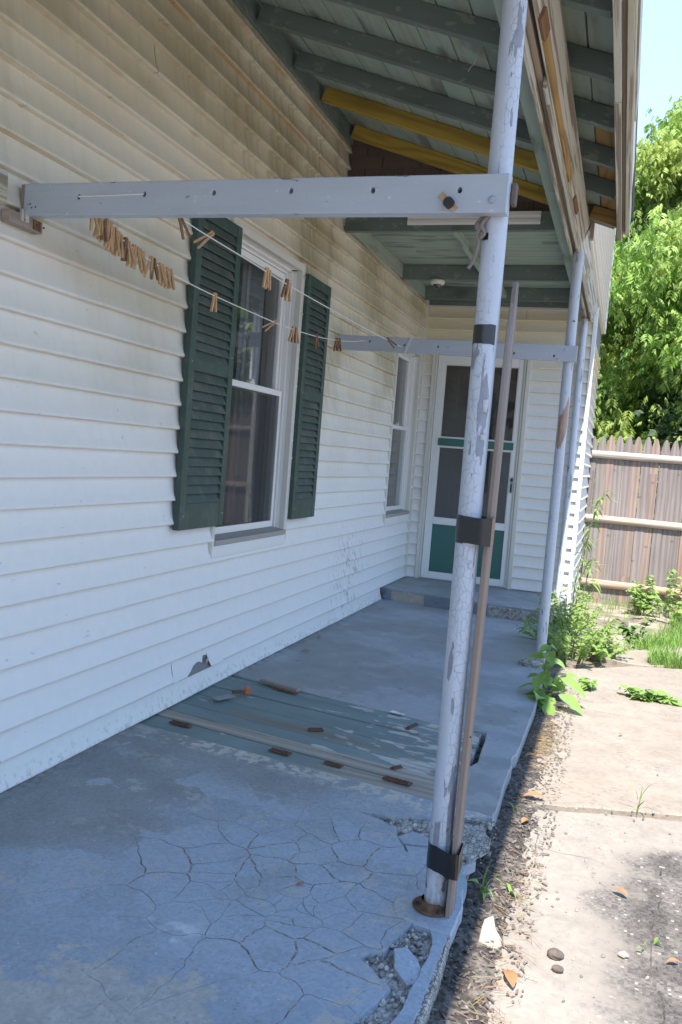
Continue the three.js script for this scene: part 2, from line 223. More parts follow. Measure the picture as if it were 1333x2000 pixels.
T.hatch = tex(1280, 1024, 1.4, 1.2, (x, b) => {
  const z = b + 3.6, s = z - 0.155 * x, n = fbm(x * 5, s * 13, 5), m = fbm(x * 16 + 3, s * 38, 4), { t, h } = woodFn(x, s);
  const g = mul([0.185, 0.24, 0.235], 0.78 + 0.44 * fbm(x * 4, s * 9, 4));
  const raw = mix([0.24, 0.20, 0.16], [0.45, 0.41, 0.35], t), pale = mul([0.50, 0.52, 0.51], 0.8 + 0.3 * m);
  const wear = sm(0.655, 0.685, n * 0.6 + m * 0.4 + 0.16 * sm(0.55, 1.2, x) - 0.03);
  let c = mix(g, mix(raw, pale, 0.7 * sm(0.48, 0.62, m)), wear);
  const r1 = s - 4.405; // one bare plank, and bare ends of the nearest one
  if (r1 > -0.092 && r1 < 0.0) c = mix(c, mul(raw, 1.02), sm(0.30, 0.5, 0.35 + 0.5 * n) * 0.92);
  const br = Math.exp(-Math.pow((s - 4.16) / 0.04, 2)) * sm(0.15, 0.5, x) * sm(1.25, 0.7, x); c = mix(c, [0.20, 0.13, 0.08], br * 0.65);
  if (r1 > 0.0) c = mix(c, mul(raw, 0.92), sm(0.72, 0.9, x + 0.35 * (n - 0.5)) * 0.9);
  return [...c, 0.55 - 0.35 * wear + 0.25 * (h - 0.5)];
});
T.rough = tex(1024, 1024, 0.8, 0.8, (x, z) => { const e = cellEdge(x * 75, z * 75), n = fbm(x * 20, z * 20, 4), id = vn(x * 75 + 0.5, z * 75); let c = mul([0.42, 0.40, 0.365], 0.55 + 0.75 * id); c = mul(c, 0.5 + 0.5 * sm(0.03, 0.25, e)); c = mix(c, [0.5, 0.5, 0.48], sm(0.55, 0.7, n) * 0.6); return [...c, 0.25 + 0.6 * sm(0, 0.35, e) + 0.2 * (n - 0.5)]; });
T.path = tex(1536, 1536, 3, 3, (x, z) => {
  const n1 = fbm(x * 2.2, z * 2.2, 5), n2 = fbm(x * 12, z * 12, 4), n3 = fbm(x * 60, z * 60, 3);
  let c = mul(mix([0.41, 0.365, 0.305], [0.49, 0.455, 0.40], n1), 0.86 + 0.28 * n2); c = mul(c, 0.85 + 0.3 * n3);
  const ed = cellEdge(x * 34, z * 34), id = TAB[(Math.floor(x * 34) * 57 + Math.floor(z * 34) * 311) & 65535];
  const agg = sm(0.5, 0.62, fbm(x * 5 + 3, z * 5, 3)) * sm(0.25, 0.45, ed); c = mix(c, mix([0.22, 0.21, 0.21], [0.55, 0.45, 0.36], id), agg * 0.42);
  c = [c[0] * 0.68, c[1] * 0.635, c[2] * 0.61]; return [...c, 0.5 + 0.35 * (n3 - 0.5) + 0.25 * (n2 - 0.5) + 0.2 * agg];
});
T.near = tex(1024, 2048, 1.2, 2.4, (a, b) => { // concrete of the path wearing into grey asphalt grit; world x from 1.5, z from 4.2
  const x = a + 1.5, z = b + 4.2, n1 = fbm(x * 3, z * 3, 5), n2 = fbm(x * 13, z * 13, 5), n3 = fbm(x * 60, z * 60, 3), e = cellEdge(x * 120, z * 120), id = TAB[(Math.floor(x * 120) * 57 + Math.floor(z * 120) * 311) & 65535];
  const edge = 1.875 + 0.12 * Math.pow((z - 5.15) / 0.5, 2) * (z > 5.15 ? 0.45 : 1.0);
  const m = sm(-0.07, 0.09, x - edge + (n1 - 0.5) * 0.22 + (n2 - 0.5) * 0.16 + (n3 - 0.5) * 0.07) * sm(0.02, 0.10, z - 4.74 + 0.35 * (x - 1.6) + (n2 - 0.5) * 0.1);
  let c = mul(mix([0.275, 0.235, 0.20], [0.335, 0.30, 0.262], n1), 0.86 + 0.28 * n2); c = mul(c, 0.86 + 0.28 * n3);
  const ag = sm(0.5, 0.62, fbm(x * 5 + 3, z * 5, 3)) * sm(0.30, 0.5, cellEdge(x * 40, z * 40)); c = mix(c, mix([0.2, 0.19, 0.19], [0.46, 0.36, 0.28], vn(x * 40, z * 40)), ag * 0.35);
  const crk = 1 - sm(0.0, 0.006, Math.abs(z - 4.80 - 0.10 * (x - 1.6) - 0.10 * (fbm(x * 5, 3, 4) - 0.5))); c = mul(c, 1 - 0.4 * crk * sm(1.95, 1.8, x));
  let g = mix([0.085, 0.075, 0.07], [0.145, 0.13, 0.12], sm(0.35, 0.7, n2)); g = mul(g, 0.55 + 0.9 * id); g = mix(g, [0.30, 0.27, 0.23], sm(0.55, 0.72, fbm(x * 14 + 3, z * 14, 4)) * 0.35); if (id > 0.985) g = [0.36, 0.33, 0.30];
  c = mix(c, g, m * (0.85 + 0.15 * sm(0.1, 0.3, e)));
  return [...c, 0.5 + 0.25 * (n3 - 0.5) + 0.2 * (n2 - 0.5) + m * (0.35 * sm(0, 0.4, e) * (0.4 + 0.6 * id) - 0.2)];
});
T.dirt = tex(1024, 1024, 2, 2, (x, z) => { const n = fbm(x * 5, z * 5, 5), m = fbm(x * 40, z * 40, 4); let c = mix([0.19, 0.155, 0.125], [0.38, 0.325, 0.265], sm(0.3, 0.7, n)); c = mul(c, 0.6 + 0.8 * m); return [...c, m * 0.7 + 0.3 * n]; });
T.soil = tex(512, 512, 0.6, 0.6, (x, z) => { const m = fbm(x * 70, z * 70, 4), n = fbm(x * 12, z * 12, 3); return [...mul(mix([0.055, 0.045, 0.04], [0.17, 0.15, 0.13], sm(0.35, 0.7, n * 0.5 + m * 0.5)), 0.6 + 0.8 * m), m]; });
T.shingle = tex(512, 256, 1, 0.3, (x, y) => { const gr = 0.5 + 0.5 * Math.sin(x * 6.28 * 90 + 2 * fbm(x * 3, y * 3)); return [...mul([0.115, 0.085, 0.07], 0.6 + 0.5 * gr + 0.4 * fbm(x * 9, y * 4, 3)), gr]; });
T.shutter = tex(256, 512, 0.5, 1.0, (a, b) => { const n = fbm(a * 14, b * 14, 5), d = fbm(a * 60, b * 25, 3); return [...mix(mul([0.036, 0.070, 0.058], 0.8 + 0.4 * n), [0.10, 0.115, 0.10], sm(0.5, 0.75, n * 0.6 + d * 0.4) * 0.5), d]; });
T.bark = tex(256, 512, 0.6, 1.2, (a, b) => { const n = fbm(a * 30, b * 6, 4); return [...mul([0.16, 0.13, 0.10], 0.5 + n), n]; });
T.rust = tex(256, 256, 0.2, 0.2, (a, b) => { const n = fbm(a * 60, b * 60, 5); return [...mix([0.05, 0.028, 0.02], [0.22, 0.115, 0.07], n), n]; });

const M = {
  wall: mat({ t: T.wall, bumpScale: 0.0006, roughness: 0.55 }), clean: mat({ t: T.clean, bumpScale: 0.0005, roughness: 0.5 }),
  white: mat({ rgb: [0.72, 0.72, 0.70], roughness: 0.42 }), whiteDirty: mat({ rgb: [0.60, 0.585, 0.53], roughness: 0.55 }), sillGrey: mat({ rgb: [0.34, 0.325, 0.29], roughness: 0.8 }),
  green: mat({ t: T.shutter, roughness: 0.5 }), greenFaded: mat({ t: T.shutter, rgb: [1.75, 1.32, 1.38], roughness: 0.65 }), stake: mat({ t: T.raw, rgb: [0.74, 0.74, 0.79], bumpScale: 0.0015, roughness: 0.9 }), doorGreen: mat({ rgb: [0.035, 0.125, 0.105], roughness: 0.45 }),
  glass: mat({ rgb: [0.93, 0.95, 0.95], transmission: 1, thickness: 0, roughness: 0.02, ior: 1.5 }),
  screen: mat({ rgb: [0.05, 0.05, 0.055], roughness: 0.7, transparent: true, opacity: 0.3 }),
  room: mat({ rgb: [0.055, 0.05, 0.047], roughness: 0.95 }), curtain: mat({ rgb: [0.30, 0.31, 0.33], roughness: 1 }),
  sheath: mat({ rgb: [0.22, 0.215, 0.21], roughness: 0.95 }),
  raw: mat({ t: T.raw, bumpScale: 0.0012, roughness: 0.85 }), fence: mat({ t: T.fence, bumpScale: 0.002, roughness: 0.9 }), yellow: mat({ t: T.yellow, bumpScale: 0.0004, roughness: 0.6 }),
  orange: mat({ t: T.yellow, rgb: [0.85, 0.78, 1.7], roughness: 0.75 }), mint: mat({ t: T.mint, bumpScale: 0.001, roughness: 0.75 }), joist: mat({ t: T.joist, bumpScale: 0.001, roughness: 0.7 }),
  peelWhite: mat({ t: T.peelWhite, bumpScale: 0.002, roughness: 0.8 }), grayBar: mat({ t: T.grayBar, bumpScale: 0.0016, roughness: 0.42 }),
  post: mat({ t: T.post, bumpScale: 0.0026, roughness: 0.38 }), post2: mat({ t: T.post2, bumpScale: 0.0016, roughness: 0.42 }), pipeWhite: mat({ t: T.post, rgb: [1.15, 1.15, 1.15], bumpScale: 0.0008, roughness: 0.4 }),
  tape: mat({ rgb: [0.012, 0.012, 0.013], roughness: 0.28, clearcoat: 0.3, clearcoatRoughness: 0.25 }),
  floor: mat({ t: T.floor, bumpScale: 0.0022, roughness: 0.6 }), far: mat({ t: T.far, bumpScale: 0.0018, roughness: 0.62 }), hatch: mat({ t: T.hatch, bumpScale: 0.002, roughness: 0.75 }),
  rough: mat({ t: T.rough, bumpScale: 0.005, roughness: 0.95 }), path: mat({ t: T.path, bumpScale: 0.003, roughness: 0.92 }), near: mat({ t: T.near, bumpScale: 0.004, roughness: 0.95 }),
  dirt: mat({ t: T.dirt, bumpScale: 0.01, roughness: 1 }), soil: mat({ t: T.soil, bumpScale: 0.008, roughness: 1 }), shingle: mat({ t: T.shingle, bumpScale: 0.003, roughness: 0.95 }),
  roofTop: mat({ rgb: [0.09, 0.085, 0.08], roughness: 0.95 }), bark: mat({ t: T.bark, bumpScale: 0.02, roughness: 1 }), rust: mat({ t: T.rust, bumpScale: 0.002, roughness: 0.9 }),
  metal: mat({ rgb: [0.42, 0.42, 0.42], roughness: 0.4, metalness: 0.7 }), steelDull: mat({ rgb: [0.30, 0.31, 0.33], roughness: 0.55, metalness: 0.4 }), dark: mat({ rgb: [0.02, 0.02, 0.02], roughness: 0.5 }),
  pin: mat({ t: T.raw, rgb: [1.45, 1.15, 0.76], roughness: 0.75 }), pinDark: mat({ t: T.raw, rgb: [0.62, 0.42, 0.28], roughness: 0.8 }), rope: mat({ rgb: [0.70, 0.70, 0.68], roughness: 0.8 }), cord: mat({ rgb: [0.22, 0.19, 0.18], roughness: 0.9 }),
  camWhite: mat({ rgb: [0.68, 0.67, 0.62], roughness: 0.35 }), dome: mat({ rgb: [0.02, 0.02, 0.022], roughness: 0.08, clearcoat: 1, clearcoatRoughness: 0.03 }), orangePlastic: mat({ rgb: [0.55, 0.13, 0.04], roughness: 0.5 }),
  stone: mat({ t: T.path, rgb: [1.35, 1.4, 1.45], bumpScale: 0.003, roughness: 0.9 }), stoneGrey: mat({ t: T.path, rgb: [0.42, 0.4, 0.42], bumpScale: 0.003, roughness: 0.95 }), deadLeaf: mat({ rgb: [0.33, 0.17, 0.08], roughness: 0.85 }), chip: mat({ rgb: [1, 1, 1], roughness: 0.95 }),
};
const leafMat = (c, t = 0.4) => mat({ rgb: c, transmission: t, thickness: 0, roughness: 0.75, side: THREE.DoubleSide });
M.leafA = leafMat([0.27, 0.41, 0.07], 0.5); M.leafB = leafMat([0.15, 0.26, 0.055]); M.leafC = leafMat([0.055, 0.115, 0.04]); M.leafW = leafMat([0.25, 0.41, 0.075], 0.45); M.leafD = leafMat([0.13, 0.25, 0.05], 0.35); M.stem = mat({ rgb: [0.12, 0.17, 0.05] }); M.grass = leafMat([0.22, 0.38, 0.07], 0.35); M.straw = mat({ rgb: [0.36, 0.25, 0.13], roughness: 1 });
// ------------------------------------------------------------------ the house: lapped vinyl siding on two walls of the porch and the outer side of the wing
const house = thing('house', 'white vinyl sided house with green shutters along the porch', 'house');
const MAIN = (u, y, d) => [d, y, u], BACK = (u, y, d) => [u, y, d], SIDE = x0 => (u, y, d) => [x0 + d, y, -u];
function coursePiece(map, u0, u1, y0, f0, f1, wob, lift = 0) { // f0..f1: share of the course that is left, from the bottom
  const prof = [[0.0010, 1.05], [0.0050, 0.72], [0.0112, 0.42], [0.0212, 0.17], [0.0245, 0.10], [0.0250, 0.055], [0.0234, 0.020], [0.0195, 0.002], [0.0, 0.0]].map(p => [p[0] + (p[0] ? lift : 0), p[1]]);
  const at = f => { for (let i = 0; i < prof.length - 1; i++) if (f <= prof[i][1] && f >= prof[i + 1][1]) { const t = (prof[i][1] - f) / (prof[i][1] - prof[i + 1][1] || 1); return prof[i][0] + (prof[i + 1][0] - prof[i][0]) * t; } return prof[0][0]; };
  let P = prof.filter(p => p[1] < f1 - 0.01 && (f0 < 0.001 || p[1] > f0 + 0.01)); P = [[at(Math.min(f1, 1.05)), Math.min(f1, 1.05)], ...P]; if (f0 > 0.001) P.push([at(f0), f0], [0, f0]);
  const N = P.map((p, k) => { const t = (a, b) => { const dx = (P[b][0] - P[a][0]), dy = (P[b][1] - P[a][1]) * E_, l = Math.hypot(dx, dy) || 1; return [-dy / l, dx / l]; }; const a = k ? t(k - 1, k) : t(0, 1), b = k < P.length - 1 ? t(k, k + 1) : a; return [a, b].map(v => { const o = a[0] * b[0] + a[1] * b[1] > 0.55 ? [(a[0] + b[0]) / 2, (a[1] + b[1]) / 2] : v; const l = Math.hypot(...o) || 1; return [o[0] / l, o[1] / l]; }); });
  const n = Math.max(1, Math.ceil((u1 - u0) / 0.22)), V = [], UV = [], NV = [], o0 = map(0, 0, 0), flip = map === MAIN, dir = (a, b) => { const q = map(0, b, a); return [q[0] - o0[0], q[1] - o0[1], q[2] - o0[2]]; };
  const pt = (i, k) => { const u = u0 + (u1 - u0) * i / n, w = wob * ((fbm(u * 1.7, y0 * 9, 2) - 0.5) * 0.006), q = wob * (fbm(u * 1.1 + 40, y0 * 7, 2) - 0.5) * 0.005; return [u, y0 + P[k][1] * E_ + (P[k][1] < 0.9 ? q : q * 0.3), P[k][0] + (P[k][1] < 0.6 && P[k][0] > 0.001 ? w : 0)]; };
  for (let i = 0; i < n; i++) for (let k = 0; k < P.length - 1; k++) { const a = pt(i, k), b = pt(i + 1, k), c = pt(i, k + 1), d = pt(i + 1, k + 1), n0 = dir(...N[k][1]), n1 = dir(...N[k + 1][0]); for (const [q, m] of flip ? [[a, n0], [d, n1], [c, n1], [a, n0], [b, n0], [d, n1]] : [[a, n0], [c, n1], [d, n1], [a, n0], [d, n1], [b, n0]]) { V.push(...map(...q)); UV.push(q[0], q[1]); NV.push(...m); } }
  for (const i of [0, n]) { const s = i ? 1 : -1, e = map(s, 0, 0), en = [e[0] - o0[0], e[1] - o0[1], e[2] - o0[2]]; for (let k = 0; k < P.length - 1; k++) { const a = pt(i, k), b = pt(i, k + 1); const z = q => [q[0], q[1], 0]; for (const q of (i > 0) === flip ? [a, b, z(b), a, z(b), z(a)] : [a, z(b), b, a, z(a), z(b)]) { V.push(...map(...q)); UV.push(q[0], q[1]); NV.push(...en); } } }
  const g = new THREE.BufferGeometry(); g.setAttribute('position', new THREE.Float32BufferAttribute(V, 3)); g.setAttribute('uv', new THREE.Float32BufferAttribute(UV, 2)); g.setAttribute('normal', new THREE.Float32BufferAttribute(NV, 3)); return g;
}
function siding(map, m, u0, u1, k0, k1, yOff, openings, seams, wob = 1, skip) {
  for (let k = k0; k < k1; k++) {
    const y0 = yOff + k * E_, y1 = y0 + E_; let cuts = [u0, u1]; for (const o of openings) if (o[3] > y0 + 0.004 && o[2] < y1 - 0.004) cuts.push(o[0], o[1]);
    for (const s of seams[k] || []) cuts.push(s);
    cuts = cuts.filter(c => c >= u0 && c <= u1).sort((a, b) => a - b);
    for (let i = 0; i < cuts.length - 1; i++) {
      const a = cuts[i], b = cuts[i + 1]; if (b - a < 0.004) continue; const mid = (a + b) / 2; if (skip && skip(k, mid)) continue; let f0 = 0, f1 = 1.05;
      for (const o of openings) if (mid > o[0] && mid < o[1]) { if (o[3] > y0 && o[2] < y1) { if (o[2] <= y0 && o[3] >= y1) f1 = -1; else if (o[2] > y0) f1 = Math.min(f1, (o[2] - y0) / E_); else f0 = Math.max(f0, (o[3] - y0) / E_); } }
      if (f1 - f0 < 0.06) continue;
      const isSeam = (seams[k] || []).some(s => Math.abs(s - a) < 1e-6);
      mesh('siding_panel', coursePiece(map, a + (isSeam ? 0.0035 : 0), b, y0, f0, f1, wob, isSeam ? 0.0018 : 0), m, house);
    }
  }
}
const W1 = [3.085, 3.985, 0.655, 2.185], W2 = [0.085, 0.895, 0.645, 2.105];
const seams = { 29: [4.62], 28: [4.62, 5.6], 27: [4.66], 25: [4.72, 2.9], 24: [6.2], 23: [5.0], 21: [2.62], 20: [2.62, 4.62], 19: [1.4, 4.55], 22: [1.2, 1.9], 24.5: [], 4: [4.05], 2: [2.35], 1: [5.4], 0: [4.1], 6: [6.1], 13: [6.4], 16: [5.9] };
// broken panel low on the wall
const HOLE = { k: 1, u0: 3.78, u1: 4.28 };
seams[1] = [HOLE.u0, HOLE.u1, 5.4];
siding(MAIN, M.wall, 0.02, 9.6, 0, 31, 0, [W1, W2, [0, 2.415, 2.6, 4], [-1, 0.80, -1, 0.1]], seams, 1, (k, m) => k === HOLE.k && m > HOLE.u0 && m < HOLE.u1);
{ // the broken panel itself: a sheet with a jagged bite out of its lower edge
  const y0 = HOLE.k * E_, out = [[3.78, 0.0], [3.915, 0.0], [3.925, 0.014], [3.935, 0.040], [3.945, 0.072], [3.951, 0.058], [3.968, 0.064], [3.985, 0.062], [4.00, 0.034], [4.012, 0.040], [4.035, 0.044], [4.055, 0.042], [4.085, 0.036], [4.12, 0.018], [4.16, 0.0], [4.28, 0.0], [4.28, E_], [3.78, E_]];
  mesh('sheathing_patch', sb(0.002, 0.0075, y0 - 0.012, y0 + 0.040, 3.86, 4.20), M.sheath, house).userData.label = 'grey sheathing seen through the broken siding';
  const s = out.map(p => new THREE.Vector2(...p)), V = [], UV = [], d = y => { const f = y / E_; return f < 0.1 ? 0.0245 : f < 0.42 ? 0.0245 - 0.0133 * (f - 0.1) / 0.32 : 0.0112 - 0.0100 * (f - 0.42) / 0.58; };
  for (const t of THREE.ShapeUtils.triangulateShape(s, [])) for (const i of t) { const [u, y] = out[i]; V.push(d(y), y0 + y, u); UV.push(u, y0 + y); }
  out.forEach((p, i) => { const q = out[(i + 1) % out.length]; const a = [d(p[1]), y0 + p[1], p[0]], b = [d(q[1]), y0 + q[1], q[0]], c = [d(p[1]) - 0.0016, y0 + p[1], p[0]], e = [d(q[1]) - 0.0016, y0 + q[1], q[0]]; for (const w of [a, b, e, a, e, c]) { V.push(...w); UV.push(w[2], w[1]); } });
  const g = new THREE.BufferGeometry(); g.setAttribute('position', new THREE.Float32BufferAttribute(V, 3)); g.setAttribute('uv', new THREE.Float32BufferAttribute(UV, 2)); g.computeVertexNormals();
  mesh('siding_panel', g, M.wall, house).userData.label = 'cracked siding panel with a jagged hole in its lower edge';
  mesh('siding_flap', (() => { const h = sb(0, 0.0016, 0, 0.03, 0, 0.016); h.rotateX(0.5); h.rotateZ(-0.35); h.translate(0.018, 0.13, 3.944); return h; })(), M.wall, house);
}
const STEP_Y = 0.1;
siding(BACK, M.clean, 0.02, 1.47, 0, 24, STEP_Y + 0.004, [[0.112, 0.985, 0, 2.135]], { 22: [0.55], 23: [0.9], 20: [1.2] }, 0.4);
siding(SIDE(1.478), M.clean, 0.01, 1.62, 0, 24, -0.09, [], { 7: [0.6], 12: [1.0] }, 0.6);
siding(SIDE(1.500), M.clean, -2.36, 1.46, 0, 30, 2.60, [], { 3: [0.4], 9: [-0.8], 6: [-1.5] }, 0.6);
{ // sheathing, trims
  const wallPieces = [], zc = [[0, W2[0]], [W2[1], W1[0]], [W1[1], 9.6]];
  for (const [a, b] of zc) wallPieces.push(sb(-0.14, 0, -0.15, 3.2, a, b));
  for (const w of [W1, W2]) wallPieces.push(sb(-0.14, 0, -0.15, w[2], w[0], w[1]), sb(-0.14, 0, w[3], 3.2, w[0], w[1]));
  wallPieces.push(sb(-0.14, 0, 3.2, 5.6, 2.4, 9.6));
  mesh('wall', merge(wallPieces), M.sheath, house);
  const bw = [sb(-0.14, 0.16, -0.15, 2.7, -0.14, 0), sb(0.925, 1.478, -0.15, 2.7, -0.14, 0), sb(0.16, 0.925, 2.12, 2.7, -0.14, 0), sb(1.36, 1.478, -0.15, 2.7, -1.6, -0.14), sb(1.36, 1.5, 2.6, 5.6, -1.45, 2.36), sb(-0.14, 1.36, 3.2, 5.6, 2.24, 2.36), sb(-4, 1.36, -0.2, 5.6, -1.6, -1.45)];
  mesh('wing_wall', merge(bw), M.sheath, house);
  const rf = [sb(-4.2, 1.54, 5.6, 5.7, -1.8, 2.44), sb(-4.2, 0.3, 5.6, 5.7, 2.7, 9.8), sb(-4.14, -4, -0.2, 5.6, -1.6, 9.6), sb(-4, 0, -0.2, 5.6, 9.6, 9.74)];
  mesh('roof', merge(rf), M.roofTop, house);
  // inside corner post, starter strip, corner boards
  mesh('corner_trim', bx(0.0, 0.034, STEP_Y, 2.6, 0.0, 0.034, 'y', 0.004), M.whiteDirty, house);
  mesh('corner_trim', bx(1.462, 1.4985, -0.1, 2.58, -0.05, 0.028, 'y', 0.006), M.white, house).userData.label = 'white corner board on the outer corner of the wing';
  mesh('corner_trim', bx(1.49, 1.524, 2.58, 5.55, -1.50, -1.42, 'y', 0.006), M.white, house);
  mesh('corner_trim', bx(1.49, 1.522, 2.6, 5.55, 2.34, 2.40, 'y', 0.006), M.white, house);
  mesh('bottom_trim', bx(1.478, 1.512, 2.575, 2.60, -1.45, 2.36, 'z', 0.003), M.white, house);
  mesh('starter_strip', bx(0.0, 0.008, -0.008, 0.004, 0.8, 9.6, 'z', 0.002), M.dark, house);
  mesh('top_trim', bx(0.034, 1.38, 2.535, 2.56, 0.0, 0.022, 'x', 0.004), M.whiteDirty, house);
}
// ------------------------------------------------------------------ windows (in the long wall, so along z)
function windowUnit(w, label, open) {
  const [z0, z1, y0, y1] = w, win = part('window', house); win.userData.label = label;
  const J = 0.024; // outer trim standing proud of the siding
  mesh('casing', merge([bx(-0.01, J, y0, y1 + 0.03, z0 - 0.03, z0 + 0.014, 'y', 0.004), bx(-0.01, J, y0, y1 + 0.03, z1 - 0.014, z1 + 0.012, 'y', 0.004), bx(-0.01, J, y1 - 0.016, y1 + 0.026, z0 + 0.0141, z1 - 0.0141, 'z', 0.004)]), M.whiteDirty, win);
  const js = []; // stepped jamb lining of the deep reveal
  for (const [d0, d1, t] of [[-0.10, -0.003, 0.012], [-0.10, -0.034, 0.022], [-0.10, -0.062, 0.034]]) js.push(bx(d0, d1, y0 + 0.06, y1 - 0.0161, z0 + t - 0.012, z0 + t, 'y', 0.002), bx(d0, d1, y0 + 0.06, y1 - 0.0161, z1 - t, z1 - t + 0.012, 'y', 0.002), bx(d0, d1, y1 - t - 0.004, y1 - t + 0.008, z0 + 0.0345, z1 - 0.0345, 'z', 0.002));
  mesh('jamb', merge(js), M.white, win);
  const sg = bx(-0.10, J + 0.006, y0 + 0.03, y0 + 0.058, z0 - 0.004, z1 - 0.0145, 'z', 0.004); sg.translate(0, -y0 - 0.044, 0); sg.rotateZ(-0.16); sg.translate(0, y0 + 0.052, 0);
  mesh('sill', sg, M.sillGrey, win);
  mesh('apron', bx(0.002, J + 0.002, y0 - 0.022, y0 + 0.034, z0 - 0.012, z1 + 0.004, 'z', 0.003), M.white, win);
  const a0 = z0 + 0.035, a1 = z1 - 0.035, ym = (y0 + 0.075 + y1 - 0.04) / 2 + 0.045, b = y0 + 0.075, t = y1 - 0.04;
  const sash = (n, xx, s0, s1, bot, lab) => { const f = 0.026, g = [bx(xx - 0.014, xx + 0.012, s0, s1, a0, a0 + f, 'y', 0.003), bx(xx - 0.014, xx + 0.012, s0, s1, a1 - f, a1, 'y', 0.003), bx(xx - 0.013, xx + 0.013, s1 - 0.032, s1, a0 + f, a1 - f, 'z', 0.003), bx(xx - 0.013, xx + 0.013, s0, s0 + bot, a0 + f, a1 - f, 'z', 0.003)]; const m = mesh(n, merge(g), M.white, win); return m; };
  sash('upper_sash', -0.082, ym - 0.02, t, 0.03); sash('lower_sash', -0.052, b, ym + 0.014, 0.036);
  mesh('pane', sb(-0.086, -0.083, ym, t - 0.02, a0 + 0.02, a1 - 0.02), M.glass, win);
  mesh('pane', sb(-0.060, -0.057, b + 0.02, ym - 0.01, a0 + 0.02, a1 - 0.02), M.glass, win);
  if (open) mesh('insect_screen', sb(-0.0462, -0.0455, b + 0.03, ym - 0.015, a0 + 0.022, a1 - 0.022), M.screen, win);
  mesh('latch', merge([bx(-0.06, -0.035, ym + 0.014, ym + 0.026, (a0 + a1) / 2 - 0.03, (a0 + a1) / 2 + 0.03, 'z', 0.003), bx(-0.05, -0.03, ym + 0.024, ym + 0.038, (a0 + a1) / 2 - 0.008, (a0 + a1) / 2 + 0.02, 'z', 0.003)]), M.whiteDirty, win);
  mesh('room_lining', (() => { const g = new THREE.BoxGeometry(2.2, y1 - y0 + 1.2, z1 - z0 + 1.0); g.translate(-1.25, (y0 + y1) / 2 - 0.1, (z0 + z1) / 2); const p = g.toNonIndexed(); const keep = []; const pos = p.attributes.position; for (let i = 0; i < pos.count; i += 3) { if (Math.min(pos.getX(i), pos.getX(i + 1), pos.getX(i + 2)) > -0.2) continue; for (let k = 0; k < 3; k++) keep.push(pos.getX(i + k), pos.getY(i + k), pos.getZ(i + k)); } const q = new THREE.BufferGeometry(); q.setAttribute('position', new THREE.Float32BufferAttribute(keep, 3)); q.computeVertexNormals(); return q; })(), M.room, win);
  // curtain folds inside
  const cp = [], n = 40; for (let i = 0; i < n; i++) for (const k of [0, 1]) { const f = q => { const z = a0 + 0.02 + (a1 - a0) * 0.34 * (open ? 1 : 2.7) * q / n; return [-0.20 + 0.018 * Math.sin(q * 1.9) + 0.008 * Math.sin(q * 0.7), z]; }; const [xa, za] = f(i), [xb, zb] = f(i + 1); if (!k) cp.push(xa, y0, za, xb, y0, zb, xb, y1, zb); else cp.push(xa, y0, za, xb, y1, zb, xa, y1, za); }
  const cg = new THREE.BufferGeometry(); cg.setAttribute('position', new THREE.Float32BufferAttribute(cp, 3)); cg.computeVertexNormals(); mesh('curtain', cg, M.curtain, win);
  return win;
}
windowUnit(W1, 'sash window between the two green shutters', true);
windowUnit(W2, 'narrow sash window beside the porch door', false);
// ------------------------------------------------------------------ louvred shutters
function shutter(z0, z1, y0, y1, label) {
  const s = part('shutter', house); s.userData.label = label; const x0 = 0.016, x1 = 0.050, st = 0.048, ym = y0 + (y1 - y0) * 0.515;
  mesh('stile', bx(x0, x1, y0, y1, z0, z0 + st, 'y', 0.005), M.green, s); mesh('stile', bx(x0, x1, y0, y1, z1 - st, z1, 'y', 0.005), M.green, s);
  for (const [a, b] of [[y0, y0 + 0.115], [ym - 0.026, ym + 0.026], [y1 - 0.055, y1]]) mesh('rail', bx(x0 + 0.001, x1 - 0.002, a, b, z0 + st, z1 - st, 'z', 0.004), M.green, s);
  mesh('back_panel', bx(x0, x0 + 0.006, y0 + 0.1, y1 - 0.04, z0 + st - 0.01, z1 - st + 0.01, 'y', 0.001), M.green, s);
  for (const [a, b] of [[y0 + 0.115, ym - 0.026], [ym + 0.026, y1 - 0.055]]) { const n = Math.round((b - a) / 0.040), q = (b - a) / n; for (let i = 0; i < n; i++) { const g = bx(-0.004, 0.004, -0.024, 0.024, z0 + st - 0.003, z1 - st + 0.003, 'z', 0.003); g.rotateZ(0.48); g.translate(x0 + 0.019, a + q * (i + 0.5), 0); mesh('louvre', g, M.greenFaded, s); } }
  for (const [y, z] of [[y0 + 0.06, z1 - 0.03], [y1 - 0.6, z0 + 0.03], [ym + 0.01, z1 - 0.02], [y0 + 0.06, z0 + 0.02]]) { const g = new THREE.SphereGeometry(0.005, 8, 6); g.translate(x1, y, z); mesh('screw', g, M.steelDull, s); }
}
shutter(3.95, 4.375, 0.79, 2.175, 'left green louvred shutter nearer the camera');
shutter(2.675, 3.058, 0.775, 2.165, 'right green louvred shutter');
